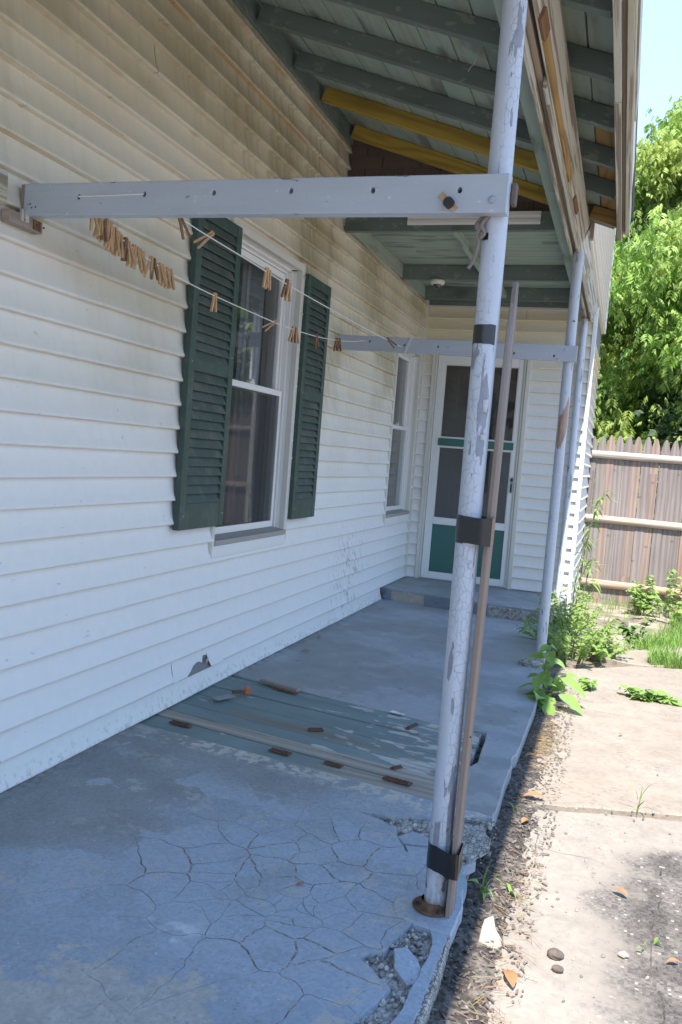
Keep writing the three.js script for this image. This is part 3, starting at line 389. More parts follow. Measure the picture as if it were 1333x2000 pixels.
// ------------------------------------------------------------------ storm door
{
  const d = part('storm_door', house); d.userData.label = 'white storm door with green kick panel and green cross rail';
  const Y0 = STEP_Y;
  mesh('casing', merge([bx(0.112, 0.140, Y0, 2.135, -0.005, 0.030, 'y', 0.003), bx(0.141, 0.160, Y0, 2.128, -0.06, 0.022, 'y', 0.003), bx(0.926, 0.946, Y0, 2.128, -0.06, 0.024, 'y', 0.003), bx(0.947, 0.986, Y0, 2.135, -0.005, 0.036, 'y', 0.006), bx(0.1401, 0.9469, 2.128, 2.150, -0.06, 0.034, 'x', 0.003)]), M.whiteDirty, d);
  const L = 0.163, Rr = 0.924, zf = 0.012, zb = -0.022;
  const fr = (x0, x1, y0, y1) => mesh('door_frame', bx(x0, x1, y0, y1, zb, zf, y1 - y0 > x1 - x0 ? 'y' : 'x', 0.004), M.white, d);
  fr(L, 0.232, Y0 + 0.012, 2.122); fr(0.880, Rr, Y0 + 0.012, 2.122); fr(0.2321, 0.8799, 2.040, 2.122); fr(0.2321, 0.8799, 1.30, 1.318); fr(0.2321, 0.8799, 1.384, 1.400); fr(0.2321, 0.8799, 0.608, 0.672); fr(0.2321, 0.8799, Y0 + 0.012, 0.175);
  mesh('cross_rail', bx(0.222, 0.892, 1.3185, 1.3835, zf - 0.012, zf + 0.012, 'x', 0.004), M.doorGreen, d);
  mesh('kick_panel', bx(0.230, 0.882, 0.174, 0.609, -0.012, 0.002, 'x', 0.001), M.doorGreen, d);
  mesh('bead', merge([bx(0.2325, 0.239, 1.4005, 2.0395, -0.01, 0.007, 'y', 0.001), bx(0.873, 0.8795, 1.4005, 2.0395, -0.01, 0.007, 'y', 0.001), bx(0.2395, 0.8725, 2.033, 2.0395, -0.01, 0.007, 'x', 0.001), bx(0.2325, 0.239, 0.6725, 1.2995, -0.01, 0.007, 'y', 0.001), bx(0.873, 0.8795, 0.6725, 1.2995, -0.01, 0.007, 'y', 0.001)]), M.whiteDirty, d);
  mesh('pane', sb(0.234, 0.878, 1.402, 2.038, -0.009, -0.006), M.glass, d); mesh('pane', sb(0.234, 0.878, 0.674, 1.298, -0.009, -0.006), M.glass, d);
  mesh('insect_screen', sb(0.234, 0.878, 0.674, 1.298, -0.0125, -0.012), M.screen, d);
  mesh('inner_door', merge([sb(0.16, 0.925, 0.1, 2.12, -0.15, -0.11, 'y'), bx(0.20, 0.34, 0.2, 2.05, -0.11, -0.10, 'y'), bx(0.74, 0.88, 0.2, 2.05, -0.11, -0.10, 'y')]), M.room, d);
  const h = part('handle', d); h.name = 'handle';
  mesh('handle_plate', bx(0.896, 0.915, 0.945, 1.085, zf, zf + 0.006, 'y', 0.002), M.steelDull, d); d.remove(h);
  const kn = new THREE.SphereGeometry(0.013, 12, 8); kn.translate(0.905, 1.06, zf + 0.022); mesh('handle', merge([kn.toNonIndexed(), bx(0.899, 0.911, 0.955, 1.02, zf + 0.010, zf + 0.022, 'y', 0.003)]), M.dark, d);
  mesh('threshold', bx(0.15, 0.94, Y0 + 0.0005, Y0 + 0.011, -0.03, 0.03, 'x', 0.003), M.steelDull, d);
}
// ------------------------------------------------------------------ porch roof: sloping open rafters near, boarded flat ceiling far
const SL = 0.342, botY = x => 3.117 - SL * (x - 0.04);
const roof = thing('porch_roof', 'lean-to porch roof with open painted rafters and peeling eave boards', 'porch roof');
{
  const ang = -Math.atan(SL), L = 1.62 / Math.cos(ang), zs = [2.505, 3.05, 3.468, 3.931, 4.39, 4.85, 5.31, 5.77, 6.23, 6.69, 7.15, 7.61, 8.07, 8.53, 8.98];
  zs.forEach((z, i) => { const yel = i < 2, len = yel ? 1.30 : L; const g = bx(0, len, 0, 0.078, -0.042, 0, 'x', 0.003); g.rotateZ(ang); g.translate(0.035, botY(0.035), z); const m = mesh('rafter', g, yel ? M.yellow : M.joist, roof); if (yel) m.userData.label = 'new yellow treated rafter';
    if (yel) { const t = bx(0, 0.36, 0, 0.078, -0.085, -0.046, 'x', 0.003); t.rotateZ(ang); t.translate(1.30, botY(1.30), z); mesh('rafter_tail', t, M.joist, roof); } });
  // roof deck boards, seen from below between the rafters
  const nb = 12, bw = 1.70 / Math.cos(ang) / nb;
  for (let i = 0; i < nb; i++) for (const [z0, z1, last] of i === nb - 1 ? [[2.42, 3.72, 1], [3.724, 9.1, 0]] : [[2.42, 5.2 + (i % 3) * 0.9, 0], [5.204 + (i % 3) * 0.9, 9.1, 0]]) { const g = bx(0.0035, bw - 0.0035, 0, 0.02, z0, z1, 'z', 0.002); g.rotateZ(ang); g.translate(0.0, 3.117 + 0.014 + 0.078 / Math.cos(ang) + ((i * 7) % 3) * 0.0012, 0); g.translate(Math.cos(ang) * bw * i, Math.sin(ang) * bw * i, 0); const m = mesh('roof_board', g, last ? M.orange : M.mint, roof); if (last) m.userData.label = 'fresh bare wood deck board at the eave'; }
  const sh = sb(-0.1, 1.722 / Math.cos(ang), 0.028, 0.05, 2.45, 9.12, 'x'); sh.rotateZ(ang); sh.translate(0, 3.117 + 0.014 + 0.082, 0); mesh('roof_covering', sh, M.roofTop, roof);
  mesh('frieze_board', bx(0.0, 0.026, 3.10, 3.23, 2.42, 9.1, 'z', 0.003), M.joist, roof);
  // header beam with its broken trim
  mesh('beam', bx(1.318, 1.398, 2.55, 2.655, 0.02, 9.1, 'z', 0.004), M.mint, roof).userData.label = 'green painted inner header plank';
  mesh('trim_board', (() => { const g = bx(1.405, 1.419, 2.44, 2.60, 0.25, 5.12, 'z', 0.002); return g; })(), M.peelWhite, roof);
  mesh('trim_board', bx(1.441, 1.456, 2.447, 2.60, 0.03, 4.62, 'z', 0.002), M.peelWhite, roof);
  mesh('trim_core', bx(1.4195, 1.4405, 2.478, 2.60, 0.03, 9.1, 'z', 0.002), M.raw, roof).userData.label = 'dark bare wood inside the split trim';
  { const P = [[1.4565, 2.468], [1.505, 2.598], [1.490, 2.64], [1.445, 2.62], [1.445, 2.5]], s = new THREE.Shape(P.map(p => new THREE.Vector2(...p))); let g = new THREE.ExtrudeGeometry(s, { depth: 9.08, bevelEnabled: false }); g.translate(0, 0, 0.02); mesh('header_panel', grain(g, 'z'), M.peelWhite, roof); }
  { const g = bx(-0.006, 0.006, -0.014, 0.014, 3.56, 4.88, 'z', 0.001); g.rotateZ(-0.36); g.translate(1.468, 2.488, 0); mesh('nailed_strip', g, M.orange, roof).userData.label = 'tan wood strip nailed along the header'; const e = bx(-0.007, 0.007, -0.02, 0.02, 4.89, 5.02, 'z', 0.001); e.rotateZ(-0.36); e.translate(1.470, 2.494, 0); mesh('nailed_strip', e, M.pinDark, roof); const f = bx(-0.005, 0.005, -0.012, 0.012, 3.02, 3.27, 'z', 0.001); f.rotateZ(-0.36); f.translate(1.472, 2.497, 0); mesh('nailed_strip', f, M.pinDark, roof); }
  // eave
  mesh('fascia_board', bx(1.664, 1.690, 2.495, 2.63, 2.46, 4.35, 'z', 0.003), M.peelWhite, roof); mesh('fascia_board', bx(1.666, 1.691, 2.497, 2.63, 4.353, 9.1, 'z', 0.003), M.peelWhite, roof);
  mesh('sub_fascia', bx(1.691, 1.706, 2.53, 2.64, 2.46, 9.1, 'z', 0.003), M.raw, roof);
  mesh('gutter_board', bx(1.7065, 1.728, 2.505, 2.64, 2.52, 9.1, 'z', 0.003), M.peelWhite, roof);
  mesh('drip_edge', bx(1.7285, 1.734, 2.515, 2.645, 3.3, 9.1, 'z', 0.001), M.whiteDirty, roof); mesh('drip_edge', bx(1.7345, 1.741, 2.525, 2.645, 4.1, 9.1, 'z', 0.001), M.peelWhite, roof);
  { const g = bx(1.50, 1.664, 0, 0.075, 2.46, 2.50, 'x', 0.002); g.translate(-1.5, 0, 0); g.rotateZ(ang); g.translate(1.50, botY(1.50), 0); mesh('rafter_tail', g, M.orange, roof).userData.label = 'reddish bare rafter tail at the far end of the eave'; }
  mesh('blocking', bx(1.507, 1.53, 2.52, 2.62, 2.37, 2.42, 'y', 0.002), M.raw, roof);
  // gable above the flat ceiling, old brown shingles
  mesh('gable_sheathing', (() => { const s = new THREE.Shape([[0, 2.68], [1.40, 2.68], [1.40, botY(1.4) + 0.1], [0, botY(0) + 0.1]].map(p => new THREE.Vector2(...p))); const g = new THREE.ExtrudeGeometry(s, { depth: 0.02, bevelEnabled: false }); g.translate(0, 0, 2.368); return g; })(), M.dark, roof);
  for (let k = 0; k < 8; k++) for (let i = -1; i < 7; i++) { const y = 2.668 + k * 0.072, x0 = Math.max(0.004, 0.235 * i + (k % 2) * 0.115 + 0.02 * (TAB[k * 9 + i + 40] - 0.5)), x1 = 0.235 * (i + 1) + (k % 2) * 0.115 - 0.005 + 0.02 * (TAB[k * 9 + i + 41] - 0.5); if (x1 - x0 < 0.04 || x0 > 1.36) continue; const yt = botY((x0 + Math.min(x1, 1.38)) / 2) + 0.05; if (y > yt - 0.02) continue; const h = Math.min(0.08, yt - y); const g = bx(x0, Math.min(x1, 1.38), 0, h, -0.004, 0.005, 'x', 0.001); g.rotateX(-0.07); g.translate(0, y, 2.397); mesh('shingle', g, M.shingle, roof); }
  // flat ceiling
  for (let i = 0; i < 29; i++) { const g = bx(0.0, 1.40, 2.700, 2.716, i * 0.082 + 0.001, (i + 1) * 0.082 - 0.0025, 'x', 0.003); g.translate(0, ((i * 5) % 4) * 0.0006, 0); mesh('ceiling_board', g, M.mint, roof); }
  mesh('ceiling_joist', bx(0.021, 1.317, 2.563, 2.676, 2.402, 2.438, 'x', 0.003), M.joist, roof).userData.label = 'edge joist of the flat ceiling';
  mesh('ceiling_joist', bx(0.021, 1.317, 2.587, 2.699, 0.915, 0.955, 'x', 0.003), M.joist, roof);
  mesh('ceiling_joist', bx(0.021, 1.317, 2.590, 2.699, 0.105, 0.143, 'x', 0.003), M.joist, roof);
  mesh('cross_brace', bx(0.655, 0.69, 2.606, 2.66, 0.956, 2.4015, 'z', 0.003), M.mint, roof); mesh('cross_brace', bx(0.70, 0.735, 2.606, 2.66, 0.144, 0.9145, 'z', 0.003), M.mint, roof);
  mesh('frieze_board', bx(0.0, 0.0205, 2.597, 2.699, 0.02, 2.44, 'z', 0.003), M.mint, roof); mesh('frieze_board', bx(0.0, 0.012, 2.575, 2.5965, 0.03, 2.42, 'z', 0.003), M.peelWhite, roof);
  mesh('frieze_board', bx(0.022, 1.38, 2.562, 2.70, 0.001, 0.020, 'x', 0.003), M.joist, roof);
  { const s = new THREE.Shape([[0, 0], [0.005, 0.0], [0.010, 0.012], [0.010, 0.030], [0.003, 0.036], [0.012, 0.050], [0.012, 0.072], [0.004, 0.076], [0, 0.076]].map(p => new THREE.Vector2(...p))); const g = new THREE.ExtrudeGeometry(s, { depth: 0.80, bevelEnabled: false, steps: 8 }); g.rotateY(-Math.PI / 2); const p = g.attributes.position; for (let i = 0; i < p.count; i++) p.setXYZ(i, -p.getX(i), p.getY(i), p.getZ(i)); g.computeVertexNormals(); g.translate(0.425, 2.598, 2.439); mesh('siding_offcut', grain(g, 'x'), M.white, roof).userData.label = 'white strip of vinyl siding nailed to the ceiling edge joist'; }
}
// ------------------------------------------------------------------ porch floor
const near0 = [0, 4.557], near1 = [1.517, 4.777];
const edgeOff = z => (fbm(z * 2.3, 2.2, 3) - 0.5) * 0.018 + 0.016 * Math.exp(-Math.pow((z - 5.0) / 0.08, 2)) - 0.034 * Math.exp(-Math.pow((z - 5.20) / 0.045, 2)) - 0.014 * Math.exp(-Math.pow((z - 4.83) / 0.03, 2)) - 0.012 * Math.exp(-Math.pow((z - 4.16) / 0.04, 2)) - 0.01 * Math.exp(-Math.pow((z - 5.45) / 0.05, 2));
const floor = struct(mesh('porch_floor', (() => {
  const edge = []; for (let z = 0.95; z <= 4.76; z += 0.045) edge.push([1.516 - sm(3.4, 1.4, z) * 0.05 + edgeOff(z), z]);
  const outline = [[0.0, 0.5], [1.30, 0.5], ...edge, [1.514, 4.77], ...raggedLine([[1.345, 4.752], [1.335, 4.42], [1.385, 4.27], [1.362, 3.885], [1.30, 3.872], [1.163, 3.876], [0.6, 3.765], [0.036, 3.652]], 0.03, 0.006), [0.036, 3.652], [0, 3.65]];
  return planar(slabGeo(outline, -0.16, 0, 0.004), 'x', 'z');
})(), M.far), 'worn grey painted concrete porch floor');
{
  const holes = [
    [[1.10, 4.955], [1.21, 4.935], [1.27, 4.90], [1.34, 4.865], [1.43, 4.83], [1.50, 4.79], [1.56, 4.80], [1.56, 5.06], [1.50, 5.16], [1.47, 5.19], [1.40, 5.24], [1.36, 5.20], [1.31, 5.165], [1.27, 5.09], [1.245, 5.02], [1.18, 4.985]],
    [[1.42, 5.545], [1.475, 5.56], [1.492, 5.62], [1.488, 5.76], [1.478, 5.92], [1.45, 6.02], [1.41, 6.03], [1.392, 5.98], [1.405, 5.95], [1.442, 5.828], [1.40, 5.795], [1.345, 5.752], [1.36, 5.715], [1.39, 5.70], [1.40, 5.62]],
  ].map(h => ragged(h, 0.016, 0.006, 26));
  const ev = new Evaluator(); ev.attributes = ['position', 'normal']; ev.useGroups = false;
  const brushes = holes.map(h => { const g = slabGeo(h, -0.3, 0.05, 0.0001); const b = new Brush(g); b.updateMatrixWorld(); return b; });
  // seeds of the broken plates: crowded where the slab is crazed
  const r = rng(91), seeds = [], far = [0.2, 4.9, 0.25, 5.7, 0.3, 6.4, 0.9, 6.75, 1.3, 6.7, 0.75, 6.25, 0.5, 5.25, 0.62, 4.85, 1.05, 4.82, 1.36, 4.80, 1.46, 5.30, 1.46, 5.62, 1.47, 5.9, 0.3, 7.2, 1.1, 7.3];
  for (let i = 0; i < far.length; i += 2) seeds.push([far[i], far[i + 1], 0]);
  const want = [[1.28, 5.86], [1.34, 6.02], [1.18, 5.96], [1.30, 5.64], [1.20, 5.52], [1.28, 5.40], [1.14, 5.70], [1.05, 5.88], [0.92, 5.78], [1.00, 5.62], [0.88, 5.60], [0.78, 5.68], [0.72, 5.52], [0.84, 5.44], [0.97, 5.44], [1.08, 5.50], [1.12, 5.60], [1.02, 5.72], [0.90, 5.92], [0.80, 5.84], [0.72, 5.80], [1.07, 5.34], [0.93, 5.26], [0.74, 5.32], [1.16, 5.22], [1.02, 5.12], [0.86, 5.06], [1.20, 5.02], [1.30, 5.24], [0.64, 5.62], [1.16, 5.40], [1.23, 5.74], [1.06, 5.56], [0.96, 5.70], [1.10, 5.80]];
  for (const [x, z] of want) seeds.push([x + (r() - 0.5) * 0.07, z + (r() - 0.5) * 0.07, 1]);
  for (let i = 0; i < 20; i++) { const a = r() * 6.283, d = Math.pow(r(), 1.3); seeds.push([1.14 + Math.cos(a) * d * 0.30, 5.58 + Math.sin(a) * d * 0.26, 1]); }
  for (let i = 0; i < 8; i++) seeds.push([0.72 + r() * 0.6, 4.95 + r() * 0.4, 1]);
  const flush = [], gapAt = (x, z) => 0.0025 * sm(0.66, 0.40, Math.hypot((x - 1.10) / 0.95, (z - 5.58) / 0.95)) * (0.25 + 0.9 * sm(0.30, 0.72, fbm(x * 5, z * 5, 2)));
  seeds.forEach((s, i) => {
    let poly = [near0, near1, [1.517, 7.6], [0, 7.6]];
    seeds.forEach((q, j) => { if (i !== j) poly = clip(poly, (s[0] + q[0]) / 2, (s[1] + q[1]) / 2, q[0] - s[0], q[1] - s[1]); });
    if (poly.length < 3) return;
    // ragged shared edges; the rim of the floor keeps its own line
    let pts = []; poly.forEach((p, k) => { const q = poly[(k + 1) % poly.length], n = Math.max(1, Math.round(Math.hypot(q[0] - p[0], q[1] - p[1]) / 0.012)); for (let m = 0; m < n; m++) pts.push([p[0] + (q[0] - p[0]) * m / n, p[1] + (q[1] - p[1]) * m / n]); });
    pts = pts.map(([x, z]) => { const w = sm(0, 0.04, x) * sm(0.0, 0.05, 1.517 - x) * sm(0, 0.04, z - 4.557 - 0.145 * x); const a = 0.028; let X = x + w * a * 2 * (fbm(x * 11, z * 11, 4) - 0.5), Z = z + w * a * 2 * (fbm(x * 11 + 50, z * 11 + 20, 4) - 0.5); if (x > 1.5) X += edgeOff(z); if (z - 4.557 - 0.145 * x < 0.02) Z += 0.010 * (fbm(x * 30, 3, 3) - 0.5); return [X, Z]; });
    let cx = 0, cz = 0; pts.forEach(p => { cx += p[0] / pts.length; cz += p[1] / pts.length; });
    let g = slabGeo(pts, -0.03, s[2] ? (TAB[i * 31] - 0.5) * 0.001 : 0, s[2] ? (x, z) => 0.0002 + gapAt(x, z) : 0.0001, 0.028);
    const near = holes.some((h, hi) => pts.some(p => inside(h, ...p)) || h.some(p => inside(pts, ...p)));
    if (near) { let b = new Brush(g); b.updateMatrixWorld(); for (const h of brushes) { const o = ev.evaluate(b, h, SUBTRACTION); b = new Brush(o.geometry.clone()); b.updateMatrixWorld(); } g = b.geometry; if (g.index) g = g.toNonIndexed(); if (!g.attributes.position.count) return; g = crease(g, 0.5); }
    g = planar(g, 'x', 'z', 0, -4.4);
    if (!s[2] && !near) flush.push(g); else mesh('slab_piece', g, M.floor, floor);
  });
  { const s = new THREE.Shape([[0.002, 4.60], [1.495, 4.82], [1.495, 6.9], [0.002, 6.9]].map(p => new THREE.Vector2(...p))); for (const h of holes) s.holes.push(new THREE.Path(h.map(p => new THREE.Vector2(Math.min(p[0], 1.494), p[1])))); const g = new THREE.ShapeGeometry(s), p = g.attributes.position; for (let i = 0; i < p.count; i++) p.setXYZ(i, p.getX(i), -0.0015, p.getY(i)); g.computeVertexNormals(); mesh('crack_fill', planar(g, 'x', 'z'), mat({ t: { map: T.rough.map, bump: T.rough.bump }, rgb: [0.95, 0.93, 0.90], bumpScale: 0.002, roughness: 1 }), floor); }
  if (flush.length) mesh('floor_slab', merge(flush), M.floor, floor);
  // rough broken concrete under the lost top coat
  const bed = new THREE.PlaneGeometry(1.5, 2.9, 150, 260); bed.rotateX(-Math.PI / 2); bed.translate(0.755, -0.02, 6.05); { const p = bed.attributes.position; for (let i = 0; i < p.count; i++) { const x = p.getX(i), z = p.getZ(i); p.setY(i, -0.016 + 0.012 * (fbm(x * 16, z * 16, 4) - 0.5) + 0.008 * (fbm(x * 70, z * 70, 2) - 0.5)); if (x > 1.45) p.setX(i, x + edgeOff(z) * sm(1.45, 1.50, x)); } bed.computeVertexNormals(); planar(bed, 'x', 'z'); }
  mesh('broken_concrete', bed, M.rough, floor);
  mesh('slab_base', planar(slabGeo([[0, 4.5], [1.500, 4.72], [1.500, 7.6], [0, 7.6]], -0.16, -0.032, 0.002), 'x', 'z'), M.rough, floor);
  // concrete curb left along the outer edge beside the broken patch
  mesh('edge_strip', planar(slabGeo(ragged([[1.497, 5.56], [1.524, 5.565], [1.532, 5.75], [1.530, 6.0], [1.528, 6.6], [1.49, 6.6], [1.462, 6.02], [1.488, 5.86], [1.497, 5.7]], 0.03, 0.004, 20), -0.13, -0.004, 0.004), 'x', 'z'), M.rough, floor);
  // loose plates in the broken patches
  const frag = (pts, y, tilt) => { const g = planar(slabGeo(ragged(pts, 0.014, 0.003, 30), -0.018, 0, 0.0015), 'x', 'z', 0, -4.4); const cx = pts[0][0], cz = pts[0][1]; g.translate(-cx, 0, -cz); g.rotateX(tilt[0]); g.rotateZ(tilt[1]); g.translate(cx, y, cz); return g; };
  mesh('slab_piece', frag([[1.262, 5.075], [1.30, 5.012], [1.345, 5.03], [1.385, 5.055], [1.37, 5.085], [1.285, 5.105]], -0.003, [0.02, 0]), M.floor, floor);
  mesh('slab_piece', frag([[1.296, 5.118], [1.39, 5.098], [1.41, 5.15], [1.405, 5.22], [1.385, 5.225], [1.33, 5.185]], -0.004, [0, 0.03]), M.floor, floor);
  mesh('slab_piece', frag([[1.445, 4.92], [1.50, 4.90], [1.535, 4.94], [1.54, 5.01], [1.50, 5.09], [1.47, 5.13], [1.45, 5.03]], -0.006, [0, 0.03]), M.rough, floor);
  const lf = mesh('concrete_chunk', frag([[1.412, 5.688], [1.438, 5.668], [1.468, 5.692], [1.497, 5.744], [1.492, 5.772], [1.470, 5.79], [1.432, 5.756]], 0.008, [0.09, -0.10]), M.floor); tag(lf, 'loose triangular blue painted concrete chip lying in the broken floor corner', 'concrete chip');
  // mortar pad below the near post
  mesh('mortar_pad', planar(slabGeo(ragged([[1.352, 5.44], [1.372, 5.395], [1.42, 5.365], [1.511, 5.315], [1.530, 5.43], [1.527, 5.567], [1.465, 5.556], [1.414, 5.545], [1.384, 5.535], [1.356, 5.49]], 0.02, 0.005, 24), -0.03, 0.005, 0.004), 'x', 'z', 0, -4.4), M.floor, floor);
  // gravel left in the rough patches
  const rg = new THREE.IcosahedronGeometry(1, 0), N = 900, im = new THREE.InstancedMesh(rg, M.chip, N), o = new THREE.Object3D(), q = rng(5); let n = 0; const col = new THREE.Color();
  while (n < N) { const a = q() < 0.45 ? 0 : 1, x = a ? 1.34 + q() * 0.18 : 1.1 + q() * 0.45, z = a ? 5.54 + q() * 0.5 : 4.79 + q() * 0.44; if (!inside(holes[a], x, z)) continue; const s = 0.0013 + Math.pow(q(), 4) * 0.007; o.position.set(x, -0.013 + s * 0.4, z); o.scale.set(s * (0.8 + q() * 0.7), s * 0.8, s); o.rotation.set(q() * 6, q() * 6, q() * 6); o.updateMatrix(); im.setMatrixAt(n, o.matrix); const v = 0.18 + q() * 0.34; im.setColorAt(n, col.setRGB(v, v * 0.97, v * 0.92)); n++; }
  im.name = 'grit'; im.userData.kind = 'stuff'; im.castShadow = im.receiveShadow = true; floor.add(im);
}
// step below the door
{
  const st = struct(mesh('step', planar(slabGeo([[0.0, 0.0], [1.47, 0.0], ...raggedLine([[1.47, 0.10], [1.36, 0.97], [1.2, 0.95], [0.8, 0.89], [0.045, 0.775]], 0.03, 0.004), [0.0, 0.77]], -0.03, STEP_Y, 0.006), 'x', 'z'), M.far), 'concrete step below the door with a broken painted riser');
  const rs = (x0, x1, y0, y1, t, m) => { const f = x => 0.77 + 0.165 * x; const g = slabGeo(ragged([[x0, f(x0) - 0.01], [x1, f(x1) - 0.01], [x1, f(x1) + t], [x0, f(x0) + t]], 0.03, 0.004, 30), y0, y1, 0.003); mesh('riser_patch', planar(g, 'x', 'y'), m, st); };
  const paint = mat({ t: T.far, rgb: [0.62, 0.68, 0.78], bumpScale: 0.002 });
  rs(0.03, 0.10, 0.0, 0.085, 0.014, paint); rs(0.10, 0.40, -0.01, 0.07, 0.004, M.stone); rs(0.40, 0.92, 0.0, 0.088, 0.016, paint); rs(0.92, 1.36, -0.01, 0.08, 0.012, M.rough);
}
// ------------------------------------------------------------------ old cellar hatch boards let into the floor
{
  const h = thing('floor_hatch', 'hatch of worn green floor boards let into the concrete porch floor', 'hatch');
  const J = [[4.550, 4.742], [4.402, 4.623], [4.312, 4.552], [4.187, 4.437], [4.028, 4.277], [3.874, 4.089], [3.722, 3.984], [3.662, 3.884]];
  for (let i = 0; i < 7; i++) { const [a0, a1] = J[i + 1], [b0, b1] = J[i], e = 0.004; const f = (l, r, x) => l + (r - l) * x / 1.31; const xr = 1.356 - 0.016 * TAB[i * 77]; const poly = ragged([[0.004, a0 + e], [xr, f(a0, a1, xr) + e], [xr, f(b0, b1, xr) - e], [0.004, b0 - e]], 0.05, 0.0035, 14, i * 5); mesh('floor_board', planar(slabGeo(poly, -0.045, -0.006 + (TAB[i * 13] - 0.5) * 0.006, 0.003), 'x', 'z', 0, -3.6), M.hatch, h); }
  mesh('hatch_bed', planar(slabGeo([[0.0, 3.62], [1.42, 3.84], [1.42, 4.80], [0, 4.60]], -0.10, -0.05, 0.001), 'x', 'z'), M.soil, h);
  const hinge = (x, z, l, a, w = 0.03) => { const g = part('rusty_hinge', h); g.position.set(x, -0.003, z); g.rotation.y = -0.16 + a; const p = ragged([[-l / 2, -w / 2], [l / 2, -w / 2], [l / 2, w / 2], [-l / 2, w / 2]], 0.008, 0.003, 70, x * 9); mesh('hinge_plate', planar(slabGeo(p, 0, 0.005, 0.001), 'x', 'z'), M.rust, g); const c = new THREE.CylinderGeometry(0.005, 0.005, l * 0.8, 8); c.rotateZ(Math.PI / 2); c.translate(0, 0.006, w * 0.1); mesh('hinge_pin', c, M.rust, g); };
  hinge(0.174, 4.475, 0.10, 0, 0.03); hinge(0.66, 4.567, 0.09, 0, 0.03); hinge(0.887, 4.589, 0.075, 0, 0.022); hinge(1.148, 4.626, 0.11, 0, 0.03); hinge(0.69, 4.241, 0.06, 0.7, 0.03); hinge(1.045, 3.975, 0.10, 1.5, 0.022); hinge(1.11, 4.50, 0.05, 1.2, 0.02);
}
// ------------------------------------------------------------------ ground outside the porch
const groundY = (x, z) => -0.075 - 0.018 * Math.max(0, 3 - z) * (z > -12 ? 1 : 0) - (z <= -12 ? 0.27 : 0) + 0.02 * (fbm(x * 1.3, z * 1.3, 3) - 0.5);
struct(mesh('ground', (() => {
  const near = new THREE.PlaneGeometry(24, 26, 160, 170); near.rotateX(-Math.PI / 2); near.translate(12, 0, 0); const p = near.attributes.position;
  for (let i = 0; i < p.count; i++) p.setY(i, groundY(p.getX(i), p.getZ(i)) - 0.012);
  const fl = [[-300, 0, -300, 300], [24, 300, -300, 300], [0, 24, 13, 300], [0, 24, -300, -13]].map(([a, b, c, d]) => { const g = new THREE.PlaneGeometry(b - a, d - c); g.rotateX(-Math.PI / 2); g.translate((a + b) / 2, -0.36, (c + d) / 2); return g; });
  const g = merge([near, ...fl]); g.computeVertexNormals(); return planar(g, 'x', 'z');
})(), M.dirt), 'bare sandy dirt yard');
const flat = (poly, y, th, m, name, lab, rag = 0.012) => struct(mesh(name, (() => { const g = slabGeo(ragged(poly, 0.022, rag, 12), -th, 0, 0.005); const p = g.attributes.position; for (let i = 0; i < p.count; i++) p.setY(i, p.getY(i) + y - 0.014 * Math.max(0, 3 - p.getZ(i)) * 0.8); g.computeVertexNormals(); return m === M.near ? planar(g, 'x', 'z', -1.5, -4.2) : planar(g, 'x', 'z'); })(), m), lab);
flat([[1.60, 4.46], [1.585, 4.1], [1.575, 3.4], [1.56, 2.8], [1.62, 2.1], [2.0, 1.72], [2.5, 1.5], [3.4, 1.3], [3.4, 4.0], [2.6, 4.17], [2.15, 4.285], [1.85, 4.37]], -0.052, 0.06, M.path, 'path', 'pale concrete path slab with a broken front edge');
flat([[1.60, 4.50], [1.86, 4.41], [2.16, 4.325], [2.3, 4.30], [2.35, 4.75], [2.2, 5.4], [2.25, 6.4], [1.66, 6.4], [1.63, 5.6], [1.625, 5.0]], -0.058, 0.06, M.near, 'path', 'near concrete slab of the path with exposed pebbles', 0.018);
flat([[1.72, 1.2], [2.1, 0.7], [3.4, 0.6], [3.4, 1.22], [2.5, 1.40], [2.0, 1.6], [1.75, 1.5]], -0.06, 0.05, M.path, 'path', 'far strip of concrete path among the weeds', 0.03);
flat([[2.20, 4.70], [2.36, 4.66], [2.62, 4.9], [2.66, 6.5], [2.06, 6.5], [2.03, 5.8], [2.0, 5.4], [2.04, 5.0]], -0.054, 0.05, M.near, 'driveway', 'grey crumbling asphalt that meets the pale path', 0.03);
